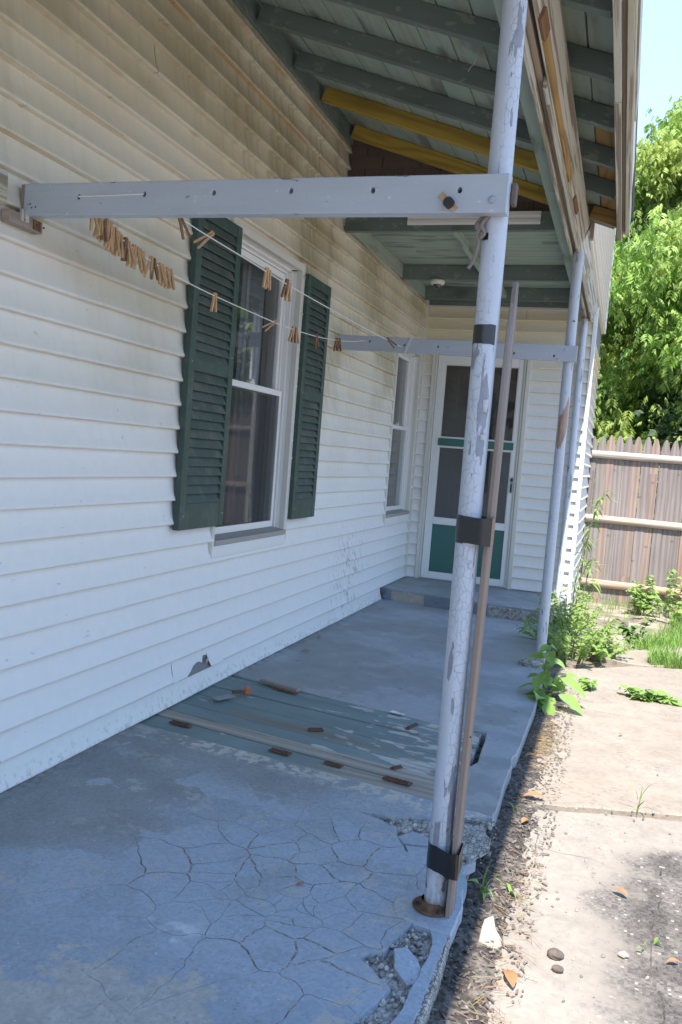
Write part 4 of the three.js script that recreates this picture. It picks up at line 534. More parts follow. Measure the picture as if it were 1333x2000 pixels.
// dark dirt against the slab
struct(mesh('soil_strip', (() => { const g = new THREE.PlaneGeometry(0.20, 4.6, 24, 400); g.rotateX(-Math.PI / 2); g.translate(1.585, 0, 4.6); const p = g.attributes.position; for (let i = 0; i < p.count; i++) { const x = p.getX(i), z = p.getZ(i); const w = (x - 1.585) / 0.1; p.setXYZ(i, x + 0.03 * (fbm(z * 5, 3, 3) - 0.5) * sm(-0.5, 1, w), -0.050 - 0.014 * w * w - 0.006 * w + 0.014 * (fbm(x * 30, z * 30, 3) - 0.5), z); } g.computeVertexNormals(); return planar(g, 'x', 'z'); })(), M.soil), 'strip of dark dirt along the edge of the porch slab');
{ // chips, twigs and grit strewn over the ground: nobody could count them
  const scatter = (name, lab, geo, m, N, seed, place) => { const im = new THREE.InstancedMesh(geo, m, N), o = new THREE.Object3D(), q = rng(seed), c = new THREE.Color(); for (let i = 0; i < N; i++) { const r = place(q); o.position.set(r[0], r[1], r[2]); o.rotation.set(r[6] ?? q() * 6, q() * 6.28, r[7] ?? q() * 6); o.scale.set(r[3], r[4], r[5]); o.updateMatrix(); im.setMatrixAt(i, o.matrix); im.setColorAt(i, c.setRGB(...r[8])); } im.castShadow = im.receiveShadow = true; im.name = numbered(name); im.userData = { kind: 'stuff', label: lab }; scene.add(im); };
  const chipG = new THREE.BoxGeometry(1, 1, 1), peb = new THREE.IcosahedronGeometry(1, 0);
  scatter('wood_chips', 'dark bark chips and dry bits in the dirt along the slab', chipG, M.chip, 2600, 11, q => { const z = 2.6 + Math.pow(q(), 0.8) * 3.9, t = Math.pow(q(), 1.7), x = 1.525 + edgeOff(z) * 0.6 + t * 0.19, l = 0.004 + q() * q() * 0.024; const v = 0.04 + q() * 0.13 + t * 0.08; return [x, -0.047 - 0.008 * t + q() * 0.006, z, l, 0.0015 + q() * 0.002, 0.002 + q() * 0.004, (q() - 0.5) * 0.7, (q() - 0.5) * 0.7, [v * 1.12, v * 0.95, v * 0.82]]; });
  scatter('pine_needles', 'loose dry needles and grass straw on the dirt beside the path', chipG, M.straw, 620, 12, q => { const k = q(); const z = k < 0.55 ? 3.75 + (q() + q() - 1) * 0.42 : 4.9 + q() * 1.3, x = (k < 0.55 ? 1.60 : 1.66) + (q() + q() - 1) * 0.075; return [x, -0.043, z, 0.012 + q() * 0.04, 0.0008, 0.0008, 0, (q() - 0.5) * 0.3, [0.75 + q() * 0.5, 0.75 + q() * 0.5, 0.75 + q() * 0.6]]; });
  scatter('gravel', 'loose gravel and crumbs of concrete on the path and asphalt', peb, M.chip, 1700, 13, q => { const k = q(); let x, z; if (k < 0.42) { x = 1.60 + Math.pow(q(), 2.4) * 0.28; z = 4.5 + q() * 1.8; } else if (k < 0.86) { x = 1.80 + q() * 0.5; z = 4.4 + q() * 1.9; } else if (k < 0.89) { x = 1.60 + Math.pow(q(), 2) * 0.9; z = 2.2 + q() * 2.2; } else { const t = q(); x = 1.6 + t * 0.62; z = 4.47 - t * 0.29 * 0.62 + (q() - 0.5) * 0.06; } const s = 0.0011 + Math.pow(q(), 12) * 0.0055; const dk = k >= 0.42 && k < 0.86 && x > 2.0 && z > 4.8; const v = dk ? 0.06 + q() * q() * 0.18 : 0.16 + q() * 0.17; return [x, (dk ? -0.049 : z > 4.45 ? -0.0575 : -0.0515) + s * 0.3, z, s * (0.8 + q() * 0.8), s * 0.7, s, q() * 6, q() * 6, [v, v * 0.94, v * 0.88]]; });
}
const lumps = (name, pos, s, m, label, cat, seed, sq = [1, 0.6, 0.8]) => { const g = new THREE.IcosahedronGeometry(s, 3); const p = g.attributes.position; for (let i = 0; i < p.count; i++) { const v = new THREE.Vector3().fromBufferAttribute(p, i), n = v.clone().normalize(), k = 1 + 0.55 * (fbm(n.x * 2.1 + seed, n.y * 2.1 + n.z * 1.7 + seed, 3) - 0.5); p.setXYZ(i, v.x * k * sq[0], v.y * k * sq[1], v.z * k * sq[2]); } g.computeVertexNormals(); const o = mesh(name, planar(g, 'x', 'z'), m); o.position.set(...pos); return tag(o, label, cat); };
{ const g = slabGeo(ragged([[-0.026, 0.04], [0.018, 0.055], [0.036, 0.015], [0.006, -0.02], [-0.012, -0.052], [-0.03, -0.03]], 0.012, 0.003, 40), -0.018, 0.004, 0.003); g.rotateX(0.35); g.rotateZ(-0.25); const o = mesh('stone', planar(g, 'x', 'z'), M.stone); o.position.set(1.612, -0.040, 5.43); tag(o, 'white broken stone lying in the dirt by the near post', 'stone'); }
lumps('stone', [1.776, -0.048, 5.44], 0.020, M.stoneGrey, 'small dark grey stone on the near path slab, farther of two', 'stone', 3); lumps('stone', [1.785, -0.050, 5.50], 0.015, M.stoneGrey, 'small dark grey stone on the near path slab, nearer of two', 'stone', 8);
lumps('stone', [1.94, -0.05, 5.36], 0.013, M.stone, 'pale pebble on the asphalt patch', 'stone', 14); lumps('stone', [1.655, -0.05, 5.03], 0.012, M.stoneGrey, 'grey pebble at the shadow edge beside the slab', 'stone', 17);
{ const m = lumps('mortar_lump', [1.41, 0.008, 2.43], 0.05, M.rough, 'rough grey mortar heap at the foot of the far post', 'mortar', 5, [1.5, 0.7, 1.1]); void m; }
// dry leaves
const leafCurl = (l, w, c) => { const V = [], n = 6; for (let i = 0; i < n; i++) for (const s of [-1, 1]) { const f = t => { const k = w * Math.sin(Math.PI * Math.min(1, t * 0.95 + 0.04)) * (0.8 + 0.35 * Math.sin(t * 19)); return [[l * (t - 0.5), c * Math.sin(t * 3.1), 0], [l * (t - 0.5), c * Math.sin(t * 3.1) + Math.abs(k) * 0.35, s * k]]; }; const [a, b] = f(i / n), [d, e] = f((i + 1) / n); V.push(...a, ...b, ...e, ...a, ...e, ...d); } const g = new THREE.BufferGeometry(); g.setAttribute('position', new THREE.Float32BufferAttribute(V, 3)); g.computeVertexNormals(); return g; };
for (const [x, y, z, l, a, lab] of [[1.625, -0.038, 4.43, 0.085, 0.2, 'long curled brown leaf at the broken joint of the path'], [1.93, -0.045, 3.40, 0.03, 1, 'small dry brown leaf on the sunny path slab'], [1.615, -0.04, 4.66, 0.05, 1.2, 'rolled rust-brown leaf below the path joint'], [1.68, -0.045, 5.60, 0.07, 1.9, 'dry brown leaf beside the white stone'], [2.06, -0.042, 5.35, 0.035, 0.4, 'dry brown leaf lying on the asphalt'], [1.60, -0.043, 5.92, 0.04, 2.2, 'brown leaf at the bottom of the dirt strip'], [0.16, 0.004, 2.95, 0.06, 0.5, 'dry curled leaf on the floor below the window'], [0.10, 0.004, 2.55, 0.045, 1.5, 'brown leaf near the foot of the siding'], [1.93, -0.043, 5.03, 0.05, 2.6, 'orange-brown leaf scrap at the rim of the asphalt'], [1.10, 0.004, 5.50, 0.03, 0.9, 'small curled leaf on the cracked blue floor'], [1.565, -0.035, 3.98, 0.06, 0.8, 'dead brown leaf lying in shade against the slab edge']]) { const o = mesh('dry_leaf', leafCurl(l, l * 0.28, l * 0.10), M.deadLeaf); o.position.set(x, y, z); o.rotation.y = a; tag(o, lab, 'leaf'); }
// ------------------------------------------------------------------ posts
function pipe(name, x, z, y0, y1, r, m, label, group) {
  const p = thing(name, label, 'post', [x, 0, z], group);
  const H = y1 - y0, g = new THREE.CylinderGeometry(r, r, H, 40, 60, true), q = g.attributes.position, u = g.attributes.uv;
  for (let i = 0; i < q.count; i++) { const y = q.getY(i) + H / 2, a = u.getX(i) * 0.19; const k = 1 + 0.018 * (fbm(a * 60, y * 16 + x * 9, 3) - 0.5) * (u.getX(i) < 0.02 || u.getX(i) > 0.98 ? 0 : 1); q.setX(i, q.getX(i) * k); q.setZ(i, q.getZ(i) * k); u.setXY(i, a, y + (y0 > 0.05 ? 0.3 : 0)); }
  g.translate(0, y0 + H / 2, 0); g.computeVertexNormals(); mesh('pipe', g, m, p); return p;
}
const PX = 1.461, PZ = 5.452;
const post = pipe('porch_post', PX, PZ, 0.004, 2.46, 0.0302, M.post, 'near grey porch post with flaking paint, black tape and a rusty foot');
{
  const fl = new THREE.LatheGeometry([[0.030, 0.0], [0.044, 0.001], [0.051, 0.002], [0.053, 0.006], [0.049, 0.009], [0.038, 0.010], [0.033, 0.016], [0.0305, 0.024]].map(p => new THREE.Vector2(...p)), 32); const q = fl.attributes.position; for (let i = 0; i < q.count; i++) { const a = Math.atan2(q.getZ(i), q.getX(i)), k = 1 + 0.05 * (fbm(a * 2 + 9, q.getY(i) * 60, 3) - 0.5); q.setX(i, q.getX(i) * k - 0.006); q.setZ(i, q.getZ(i) * k + 0.004); } fl.computeVertexNormals(); fl.translate(0, 0.004, 0); mesh('foot_flange', grain(fl, 'x'), M.rust, post);
  for (const [a, d] of [[1.2, 0.050], [2.6, 0.050]]) { const s = new THREE.CylinderGeometry(0.005, 0.0055, 0.006, 6); s.translate(Math.cos(a) * d, 0.02, Math.sin(a) * d); mesh('screw', s, M.dark, post); }
  // tape: one band round the pipe alone, two that also hold the stake
  const band = (ring, y0, y1, wob) => { const V = [], n = ring.length, H = 5; const at = (i, k) => { const [x, z] = ring[Math.min(i, n - 1)], y = y0 + (y1 - y0) * k / H; const w = 1 + wob * (fbm(i * 0.31 + y0 * 50, k * 0.8, 2) - 0.5); const e = k === 0 ? 0.006 * (fbm(i * 0.4 + 7, y0 * 9, 2) - 0.5) : k === H ? 0.004 * (fbm(i * 0.3, y0 * 5, 2) - 0.5) : 0; return [x * w, y + e, z * w]; }; for (let i = 0; i < n - 1; i++) for (let k = 0; k < H; k++) { const a = at(i, k), b = at(i + 1, k), c = at(i, k + 1), d = at(i + 1, k + 1); V.push(...a, ...b, ...d, ...a, ...d, ...c); } const g = new THREE.BufferGeometry(); g.setAttribute('position', new THREE.Float32BufferAttribute(V, 3)); const m = BGU.mergeVertices(g, 1e-5); m.computeVertexNormals(); return m; };
  const arc = (r, a0, a1, n = 30) => { const o = []; for (let i = 0; i <= n; i++) { const a = a0 + (a1 - a0) * i / n; o.push([Math.cos(a) * r, Math.sin(a) * r]); } return o; };
  mesh('tape_band', band(arc(0.0314, 0.55, 5.7), 1.471, 1.519, 0.006), M.tape, post).userData.label = 'black tape band round the post above the stake tapes';
  const wrap = (sx, sz) => { const r = 0.0322, l = arc(r, 1.75, 5.6, 26); const pts = [...l]; const mid = (a, b, n) => { for (let i = 1; i <= n; i++) pts.push([a[0] + (b[0] - a[0]) * i / n, a[1] + (b[1] - a[1]) * i / n]); }; const e = l[l.length - 1]; const c = [[sx + 0.016, sz - 0.036], [sx + 0.018, sz + 0.038], [sx - 0.008, sz + 0.041]]; mid(e, c[0], 5); mid(c[0], c[1], 6); mid(c[1], c[2], 3); mid(c[2], l[0], 4); return pts; };
  mesh('tape_band', band(wrap(0.047, 0.012), 0.972, 1.041, 0.012), M.tape, post).userData.label = 'wide black tape holding the stake at mid height';
  mesh('tape_band', band(wrap(0.041, 0.016), 0.116, 0.182, 0.03), M.tape, post).userData.label = 'black tape near the foot of the post';
  mesh('tape_scrap', band(arc(0.0316, 1.9, 2.9, 8), 1.726, 1.742, 0.004), M.tape, post);
  // curling flakes of paint beside the stake
  for (const [y, a, s] of [[1.318, 0.62, 0.020], [0.915, 0.72, 0.010], [1.24, 0.60, 0.009]]) { const g = new THREE.CylinderGeometry(0.011, 0.007, s * 1.6, 8, 1, true, 0, 1.5); g.scale(1, 1, 1); g.translate(0, y, 0.006); g.rotateY(-a + 0.2); g.translate(Math.cos(a) * 0.024, 0, Math.sin(a) * 0.024); mesh('paint_flake', g, M.pipeWhite, post); }
}
const post2 = pipe('porch_post', 1.452, 2.34, 0.0, 2.46, 0.0302, M.post2, 'far grey porch post with a brown rust scar, standing in weeds');
{ const t = new THREE.BoxGeometry(0.012, 0.007, 0.002); t.rotateZ(-0.3); t.translate(0.012, 2.055, 0.0305); mesh('tape_scrap', t, M.tape, post2); }
pipe('corner_pipe', 1.396, 0.075, 0.06, 2.535, 0.028, M.pipeWhite, 'slim grey pipe standing at the corner beside the white wing wall');
// wooden stake taped to the near post
{
  const st = thing('wooden_stake', 'weathered grey wooden picket leaning against the near post, held by tape', 'stake', [1.503, 0.004, 5.464]);
  const s = new THREE.Shape([[-0.029, 0], [0.029, 0], [0.029, 1.50], [0.010, 1.632], [-0.008, 1.632], [-0.029, 1.50]].map(p => new THREE.Vector2(...p))); let g = new THREE.ExtrudeGeometry(s, { depth: 0.009, bevelEnabled: true, bevelSize: 0.0015, bevelThickness: 0.0015, bevelSegments: 1 }); g.translate(0, 0, -0.0045); g = grain(g, 'y'); g.rotateY(Math.PI / 2 - 0.06); const m = mesh('picket', g, M.stake, st); m.rotation.z = -0.010; m.rotation.x = -0.03;
  for (const [y] of [[0.47], [1.28], [1.36]]) { const n = new THREE.CylinderGeometry(0.0022, 0.0022, 0.003, 8); n.rotateZ(Math.PI / 2); n.translate(0.012, y, -0.012 * y); mesh('nail_head', n, M.dark, st); }
}
// ------------------------------------------------------------------ clothesline crossbars
function crossbar(label, x0, x1, y0, y1, z0, z1, holes, pos, rot) {
  const c = thing('crossbar', label, 'crossbar', pos); c.rotation.set(...rot);
  const s = new THREE.Shape([[x0, y0], [x1, y0], [x1, y1], [x0, y1]].map(p => new THREE.Vector2(...p))); for (const [x, y] of holes) { const h = new THREE.Path(); h.absellipse(x, y, 0.0055, 0.0072, 0, 7, true, 0); s.holes.push(h); }
  const b = 0.003; let g = new THREE.ExtrudeGeometry(s, { depth: z1 - z0 - 2 * b, bevelEnabled: true, bevelSize: b, bevelOffset: -b, bevelThickness: b, bevelSegments: 2, curveSegments: 8 }); g.translate(0, 0, z0 + b);
  mesh('bar', grain(g, 'x', [1.6, -y0 + 0.05]), M.grayBar, c);
  mesh('hole_back', merge(holes.map(([x, y]) => { const q = new THREE.CylinderGeometry(0.0075, 0.0075, 0.004, 10); q.rotateX(Math.PI / 2); q.translate(x, y, z0 + 0.012); return q.toNonIndexed(); })), M.dark, c); return c;
}
const holes1 = [[-1.2605, 0.0525], [-1.0345, 0.057], [-0.8095, 0.058], [-0.5765, 0.060], [-0.3465, 0.058], [-0.120, 0.055]];
const cb1 = crossbar('near grey painted crossbar of the clothesline, drilled with six holes', -1.462, 0, 0, 0.0935, -0.038, 0, holes1, [1.4945, 1.779, 5.521], [0, -0.055, -0.022]);
{
  const bolt = new THREE.SphereGeometry(0.010, 14, 8, 0, 6.3, 0, 1.4); bolt.rotateX(Math.PI / 2); bolt.scale(1, 1, 0.6); bolt.translate(-0.037, 0.031, 0); mesh('bolt_head', bolt, M.grayBar, cb1);
  const kb = new THREE.CylinderGeometry(0.013, 0.013, 0.016, 20); kb.rotateX(Math.PI / 2); kb.translate(-0.141, 0.022, 0.008); mesh('black_stud', kb, M.dark, cb1);
  const ch = bx(-0.034, 0.022, -0.008, 0.008, 0, 0.004, 'x', 0.001); ch.rotateZ(-0.75); ch.translate(-0.141, 0.021, 0.001); mesh('wood_splinter', ch, M.pin, cb1);
  mesh('end_bracket', bx(0.001, 0.013, 0.028, 0.08, -0.058, -0.026, 'y', 0.003), M.stoneGrey, cb1);
  mesh('end_cap', bx(-1.4755, -1.4625, 0.0, 0.093, -0.040, -0.002, 'y', 0.002), M.raw, cb1);
  mesh('rope_loop', tube([[-1.2605, 0.0525, 0.001], [-1.15, 0.0535, 0.003], [-1.0345, 0.057, 0.001]], 0.0024, 20, 6), M.rope, cb1);
  for (const [x, y] of [[-1.43, 0.022], [-1.415, 0.024], [-1.435, 0.033]]) { const n = new THREE.CylinderGeometry(0.0025, 0.0025, 0.002, 8); n.rotateX(Math.PI / 2); n.translate(x, y, 0); mesh('nail_head', n, M.dark, cb1); }
}
const holes2 = [[0.207, 1.893], [0.432, 1.88], [0.647, 1.882], [0.87, 1.875], [1.110, 1.866], [1.345, 1.862]];
const cb2 = crossbar('far grey painted crossbar of the clothesline, in front of the door', 0.004, 1.474, 1.834, 1.926, 2.374, 2.410, holes2, [0, 0, 0], [0, 0, -0.014]);
{ for (const [x, y] of [[1.405, 1.90], [1.37, 1.842]]) { const b = new THREE.SphereGeometry(0.008, 12, 8); b.scale(1, 1, 0.6); b.translate(x, y, 2.411); mesh('bolt_head', b, M.grayBar, cb2); } mesh('rope_loop', merge([tube([[0.437, 1.83, 2.415], [0.452, 1.88, 2.415], [0.470, 1.932, 2.41]], 0.0024, 10, 6), tube([[0.446, 1.83, 2.416], [0.462, 1.88, 2.416], [0.478, 1.932, 2.41]], 0.0024, 10, 6), tube([[0.437, 1.83, 2.415], [0.432, 1.815, 2.40], [0.446, 1.83, 2.416]], 0.0024, 8, 6)]), M.rope, cb2); }
// batten along the wall behind the near crossbar and the block under its end
tag(mesh('wall_batten', bx(0.018, 0.052, 1.815, 1.905, 5.53, 6.8, 'z', 0.003), M.peelWhite), 'white peeling batten on the wall left of the near crossbar', 'batten');
{ const b = thing('wood_block', 'raw wood block with a rusty metal clip under the near crossbar end', 'wood block'); mesh('block', bx(0.014, 0.045, 1.775, 1.812, 5.358, 5.508, 'z', 0.003), M.raw, b); mesh('metal_clip', bx(0.0455, 0.050, 1.780, 1.809, 5.372, 5.405, 'z', 0.001), M.rust, b); for (const z of [5.36, 5.392, 5.45]) { const n = new THREE.CylinderGeometry(0.003, 0.003, 0.003, 8); n.rotateZ(Math.PI / 2); n.translate(0.0505, 1.795, z); mesh('nail_head', n, M.dark, b); } const f = bx(0.045, 0.052, 1.79, 1.825, 5.43, 5.468, 'y', 0.002); f.rotateX(0); mesh('paint_flake', f, M.peelWhite, b); }
// rope lines
const lowP = [[0.234, 1.859, 5.418], [0.21, 1.812, 5.19], [0.202, 1.782, 4.95], [0.2, 1.768, 4.70], [0.2, 1.763, 4.45], [0.2, 1.762, 4.1], [0.2, 1.764, 3.8], [0.2, 1.776, 3.45], [0.2, 1.80, 3.1], [0.203, 1.845, 2.7], [0.207, 1.893, 2.411]];
const upP = [[0.460, 1.859, 5.430], [0.445, 1.856, 5.1], [0.438, 1.855, 4.75], [0.432, 1.851, 4.3], [0.432, 1.851, 3.8], [0.436, 1.852, 3.1], [0.44, 1.858, 2.7], [0.442, 1.862, 2.411]];
const lowC = new THREE.CatmullRomCurve3(lowP.map(p => new THREE.Vector3(...p))), upC = new THREE.CatmullRomCurve3(upP.map(p => new THREE.Vector3(...p)));
tag(mesh('clothesline', new THREE.TubeGeometry(lowC, 120, 0.0022, 6), M.rope), 'white sagging clothesline nearer the wall, carrying the bunch of pins', 'clothesline');
tag(mesh('clothesline', new THREE.TubeGeometry(upC, 120, 0.0022, 6), M.rope), 'white clothesline farther from the wall, with a few single pins', 'clothesline');
// clothespins
{
  const prong = s => { const sh = new THREE.Shape([[0.0008, 0.012], [0.0045, 0.010], [0.0052, -0.012], [0.0095, -0.058], [0.0058, -0.059], [0.0016, -0.016], [0.0012, 0.0]].map(p => new THREE.Vector2(p[0] * s, p[1]))); const g = new THREE.ExtrudeGeometry(sh, { depth: 0.0085, bevelEnabled: true, bevelSize: 0.0006, bevelThickness: 0.0006, bevelSegments: 1 }); g.translate(0, 0, -0.00425); return grain(g, 'y', [0.3, 0.2]); };
  const gA = prong(1), gB = prong(-1), sp = merge([new THREE.TorusGeometry(0.0032, 0.0008, 5, 12), tube([[-0.006, -0.014, 0.005], [0, -0.010, 0.0056], [0.006, -0.014, 0.005]], 0.0007, 8, 4)]); { /* spring sits between the prongs */ } const spring = sp.clone(); spring.translate(0, -0.006, 0);
  const make = dark => { const o = new THREE.Group(); const add = (n, g, m) => { const q = new THREE.Mesh(g, m); q.name = n; q.castShadow = q.receiveShadow = true; o.add(q); }; add('prong', gA, dark ? M.pinDark : M.pin); add('prong', gB, dark ? M.pinDark : M.pin); add('spring', spring, M.steelDull); return o; };
  const pa = make(0), pb = make(1);
  const put = (curve, z, roll, yaw, label, dark, dy = 0, group, pitch = 0) => { const o = (dark ? pb : pa).clone(); let lo = 0, hi = 1; for (let i = 0; i < 40; i++) { const m = (lo + hi) / 2; if (curve.getPoint(m).z > z) lo = m; else hi = m; } const p = curve.getPoint(lo); o.position.set(p.x, p.y + dy, p.z); o.rotation.set(pitch, yaw, roll, 'YXZ'); o.scale.set(1.45, 1.06, 1.2); o.name = numbered('clothespin'); o.userData = { label, category: 'clothespin' }; if (group) o.userData.group = group; scene.add(o); };
  // the bunch: z along the lower line, read off the photograph
  const B = [5.30, 5.255, 5.245, 5.235, 5.215, 5.19, 5.175, 5.155, 5.135, 5.12, 5.085, 5.065, 5.03, 5.01, 4.99, 4.97, 4.915, 4.895, 4.855, 4.835, 4.805, 4.775];
  B.forEach((z, i) => { const cluster = i < 10 ? 'left and biggest cluster' : i < 12 ? 'second cluster from the left' : 'middle cluster', tag2 = i === 0 ? 'wooden clothespin alone at the left of the bunch, half behind the near crossbar' : i === 21 ? 'splayed wooden clothespin at the right end of the bunch on the lower line' : i === 16 || i === 17 ? 'wooden clothespin of the close pair just left of the bunch end' : i > 17 ? 'wooden clothespin in the small right-hand cluster on the lower line' : `wooden clothespin packed in the ${cluster} of pins on the lower line`; put(lowC, z + 0.065, rr(-0.16, 0.20), 1.2 + rr(-0.5, 0.5), tag2, i % 7 === 3, rr(-0.002, 0.004), i === 0 || i === 21 ? undefined : i === 16 || i === 17 ? 'close pair of clothespins' : i > 17 ? 'right-hand cluster of clothespins' : `clothespins of the ${cluster}`, rr(-0.30, 0.30)); });
  put(lowC, 4.48, 0.05, 1.1, 'single wooden clothespin hanging in front of the left shutter on the lower line', 0, 0, undefined, 0.1);
  put(lowC, 3.86, -0.9, 0.6, 'wooden clothespin tilted across the lower line in front of the window', 0);
  put(lowC, 3.62, 0.1, 1.2, 'left pin of three wooden clothespins at the window frame, lower line', 0, 0, undefined, 0.3); put(lowC, 3.595, -0.05, 1.0, 'middle pin of three wooden clothespins at the window frame, lower line', 1); put(lowC, 3.57, 0.05, 1.3, 'right pin of three wooden clothespins at the window frame, lower line', 0, 0, undefined, -0.1);
  put(lowC, 3.28, 0.15, 1.2, 'brown clothespin in front of the right shutter on the lower line', 1);
  put(lowC, 2.95, 0.25, 1.1, 'dark clothespin right of the right shutter, left of a pair', 1, 0, undefined, 0.3); put(lowC, 2.90, -0.2, 1.1, 'dark clothespin right of the right shutter, right of a pair', 1, 0, undefined, -0.3);
  put(upC, 5.23, 0.5, 0.8, 'dark clothespin below the near crossbar on the upper line', 1, 0, undefined, 0.4);
  put(upC, 5.01, -0.85, 0.5, 'tilted wooden clothespin on the upper line before the left shutter', 0, 0.01);
  put(upC, 4.515, 0.1, 1.1, 'left pin of a pair on the upper line before the window', 0, 0.004, undefined, 0.15); put(upC, 4.49, -0.05, 1.0, 'right pin of a pair on the upper line before the window', 0);
  put(upC, 4.30, 0.15, 1.2, 'upper line clothespin at the window corner, left of two', 1, 0.008, undefined, 0.35); put(upC, 4.27, -0.05, 1.1, 'upper line clothespin at the window corner, right of two', 0, -0.002);
  put(upC, 2.72, 0.9, 0.4, 'dark clothespin lying crossed on the line at the far crossbar', 1, 0.004);
}
// cord knotted to the near post under the crossbar, thread hanging from the rafters
tag(mesh('cord_knot', (() => { const x = PX - 0.032, z = PZ + 0.012, l = [tube([[x + 0.012, 1.815, z + 0.01], [x - 0.004, 1.80, z + 0.012], [x - 0.012, 1.79, z + 0.008], [x - 0.004, 1.775, z + 0.014], [x + 0.008, 1.785, z + 0.02], [x - 0.006, 1.765, z + 0.018], [x - 0.002, 1.75, z + 0.016], [x - 0.006, 1.72, z + 0.01], [x - 0.014, 1.698, z + 0.006], [x - 0.024, 1.684, z + 0.004]], 0.0048, 60, 7), tube([[x + 0.02, 1.81, z + 0.02], [x + 0.004, 1.785, z + 0.024], [x + 0.012, 1.765, z + 0.022], [x + 0.002, 1.755, z + 0.02]], 0.005, 24, 7)]; const k = new THREE.SphereGeometry(0.010, 10, 8); k.scale(0.9, 1.4, 0.9); k.translate(x - 0.004, 1.783, z + 0.014); l.push(k); const all = merge(l); all.translate(0, -0.026, 0); return all; })(), M.cord), 'brown knotted cord hanging on the near post under the crossbar', 'cord');
tag(mesh('thread', tube([[1.085, 2.955, 4.05], [1.055, 2.93, 4.05], [1.062, 2.88, 4.05], [1.085, 2.85, 4.05], [1.088, 2.81, 4.05], [1.070, 2.79, 4.05], [1.062, 2.775, 4.05]], 0.0015, 40, 5), M.rope), 'thin pale thread dangling from the roof boards', 'thread');
{ const c = thing('security_camera', 'white dome security camera under the flat porch ceiling', 'camera', [0.30, 2.587, 0.93]); const b = new THREE.LatheGeometry([[0, 0], [0.056, 0], [0.058, -0.008], [0.055, -0.026], [0.046, -0.036], [0, -0.036]].map(p => new THREE.Vector2(...p)), 28); mesh('base', b, M.camWhite, c); const d = new THREE.SphereGeometry(0.034, 20, 10, 0, 6.29, Math.PI / 2, Math.PI / 2); d.translate(0, -0.034, 0); mesh('dome', d, M.dome, c); }
// small things lying on the hatch
{ const s = thing('scraper', 'paint scraper with a grey blade and orange handle end lying on the floor hatch', 'scraper', [0.19, 0.004, 4.0]); const bl = bx(-0.055, 0.055, 0, 0.003, -0.024, 0.024, 'x', 0.001); bl.rotateY(1.2); bl.translate(-0.02, 0.004, 0.065); mesh('blade', bl, M.steelDull, s); const n = bx(-0.03, 0.03, 0, 0.014, -0.009, 0.009, 'x', 0.003); n.rotateY(0.7); n.translate(0.012, 0.006, -0.03); mesh('handle', n, M.rust, s); const o = bx(-0.012, 0.012, 0, 0.03, -0.020, 0.020, 'y', 0.004); o.rotateY(0.5); o.translate(0.042, 0.002, -0.062); mesh('handle_end', o, M.orangePlastic, s); }
{ const g = bx(-0.115, 0.115, 0, 0.014, -0.017, 0.017, 'x', 0.002); g.rotateY(-0.27); g.translate(0.318, 0.006, 3.74); tag(mesh('wood_strip', g, M.raw), 'short split wood strip lying at the far edge of the floor hatch', 'wood strip'); const h = bx(-0.07, 0.07, 0, 0.008, -0.009, 0.009, 'x', 0.001); h.rotateY(-0.25); h.translate(0.37, 0.003, 3.785); tag(mesh('wood_strip', h, M.pinDark), 'thin dark wood sliver beside the split strip on the hatch', 'wood strip'); }
{ const p = new THREE.PlaneGeometry(0.075, 0.03, 8, 3); p.rotateX(-Math.PI / 2); const q = p.attributes.position; for (let i = 0; i < q.count; i++) q.setY(i, 0.008 * fbm(q.getX(i) * 40, q.getZ(i) * 40, 2)); p.computeVertexNormals(); p.rotateY(-0.3); p.translate(0.945, 0.002, 3.835); tag(mesh('paper_scrap', p, M.white), 'crumpled white scrap at the far edge of the floor hatch', 'paper'); }
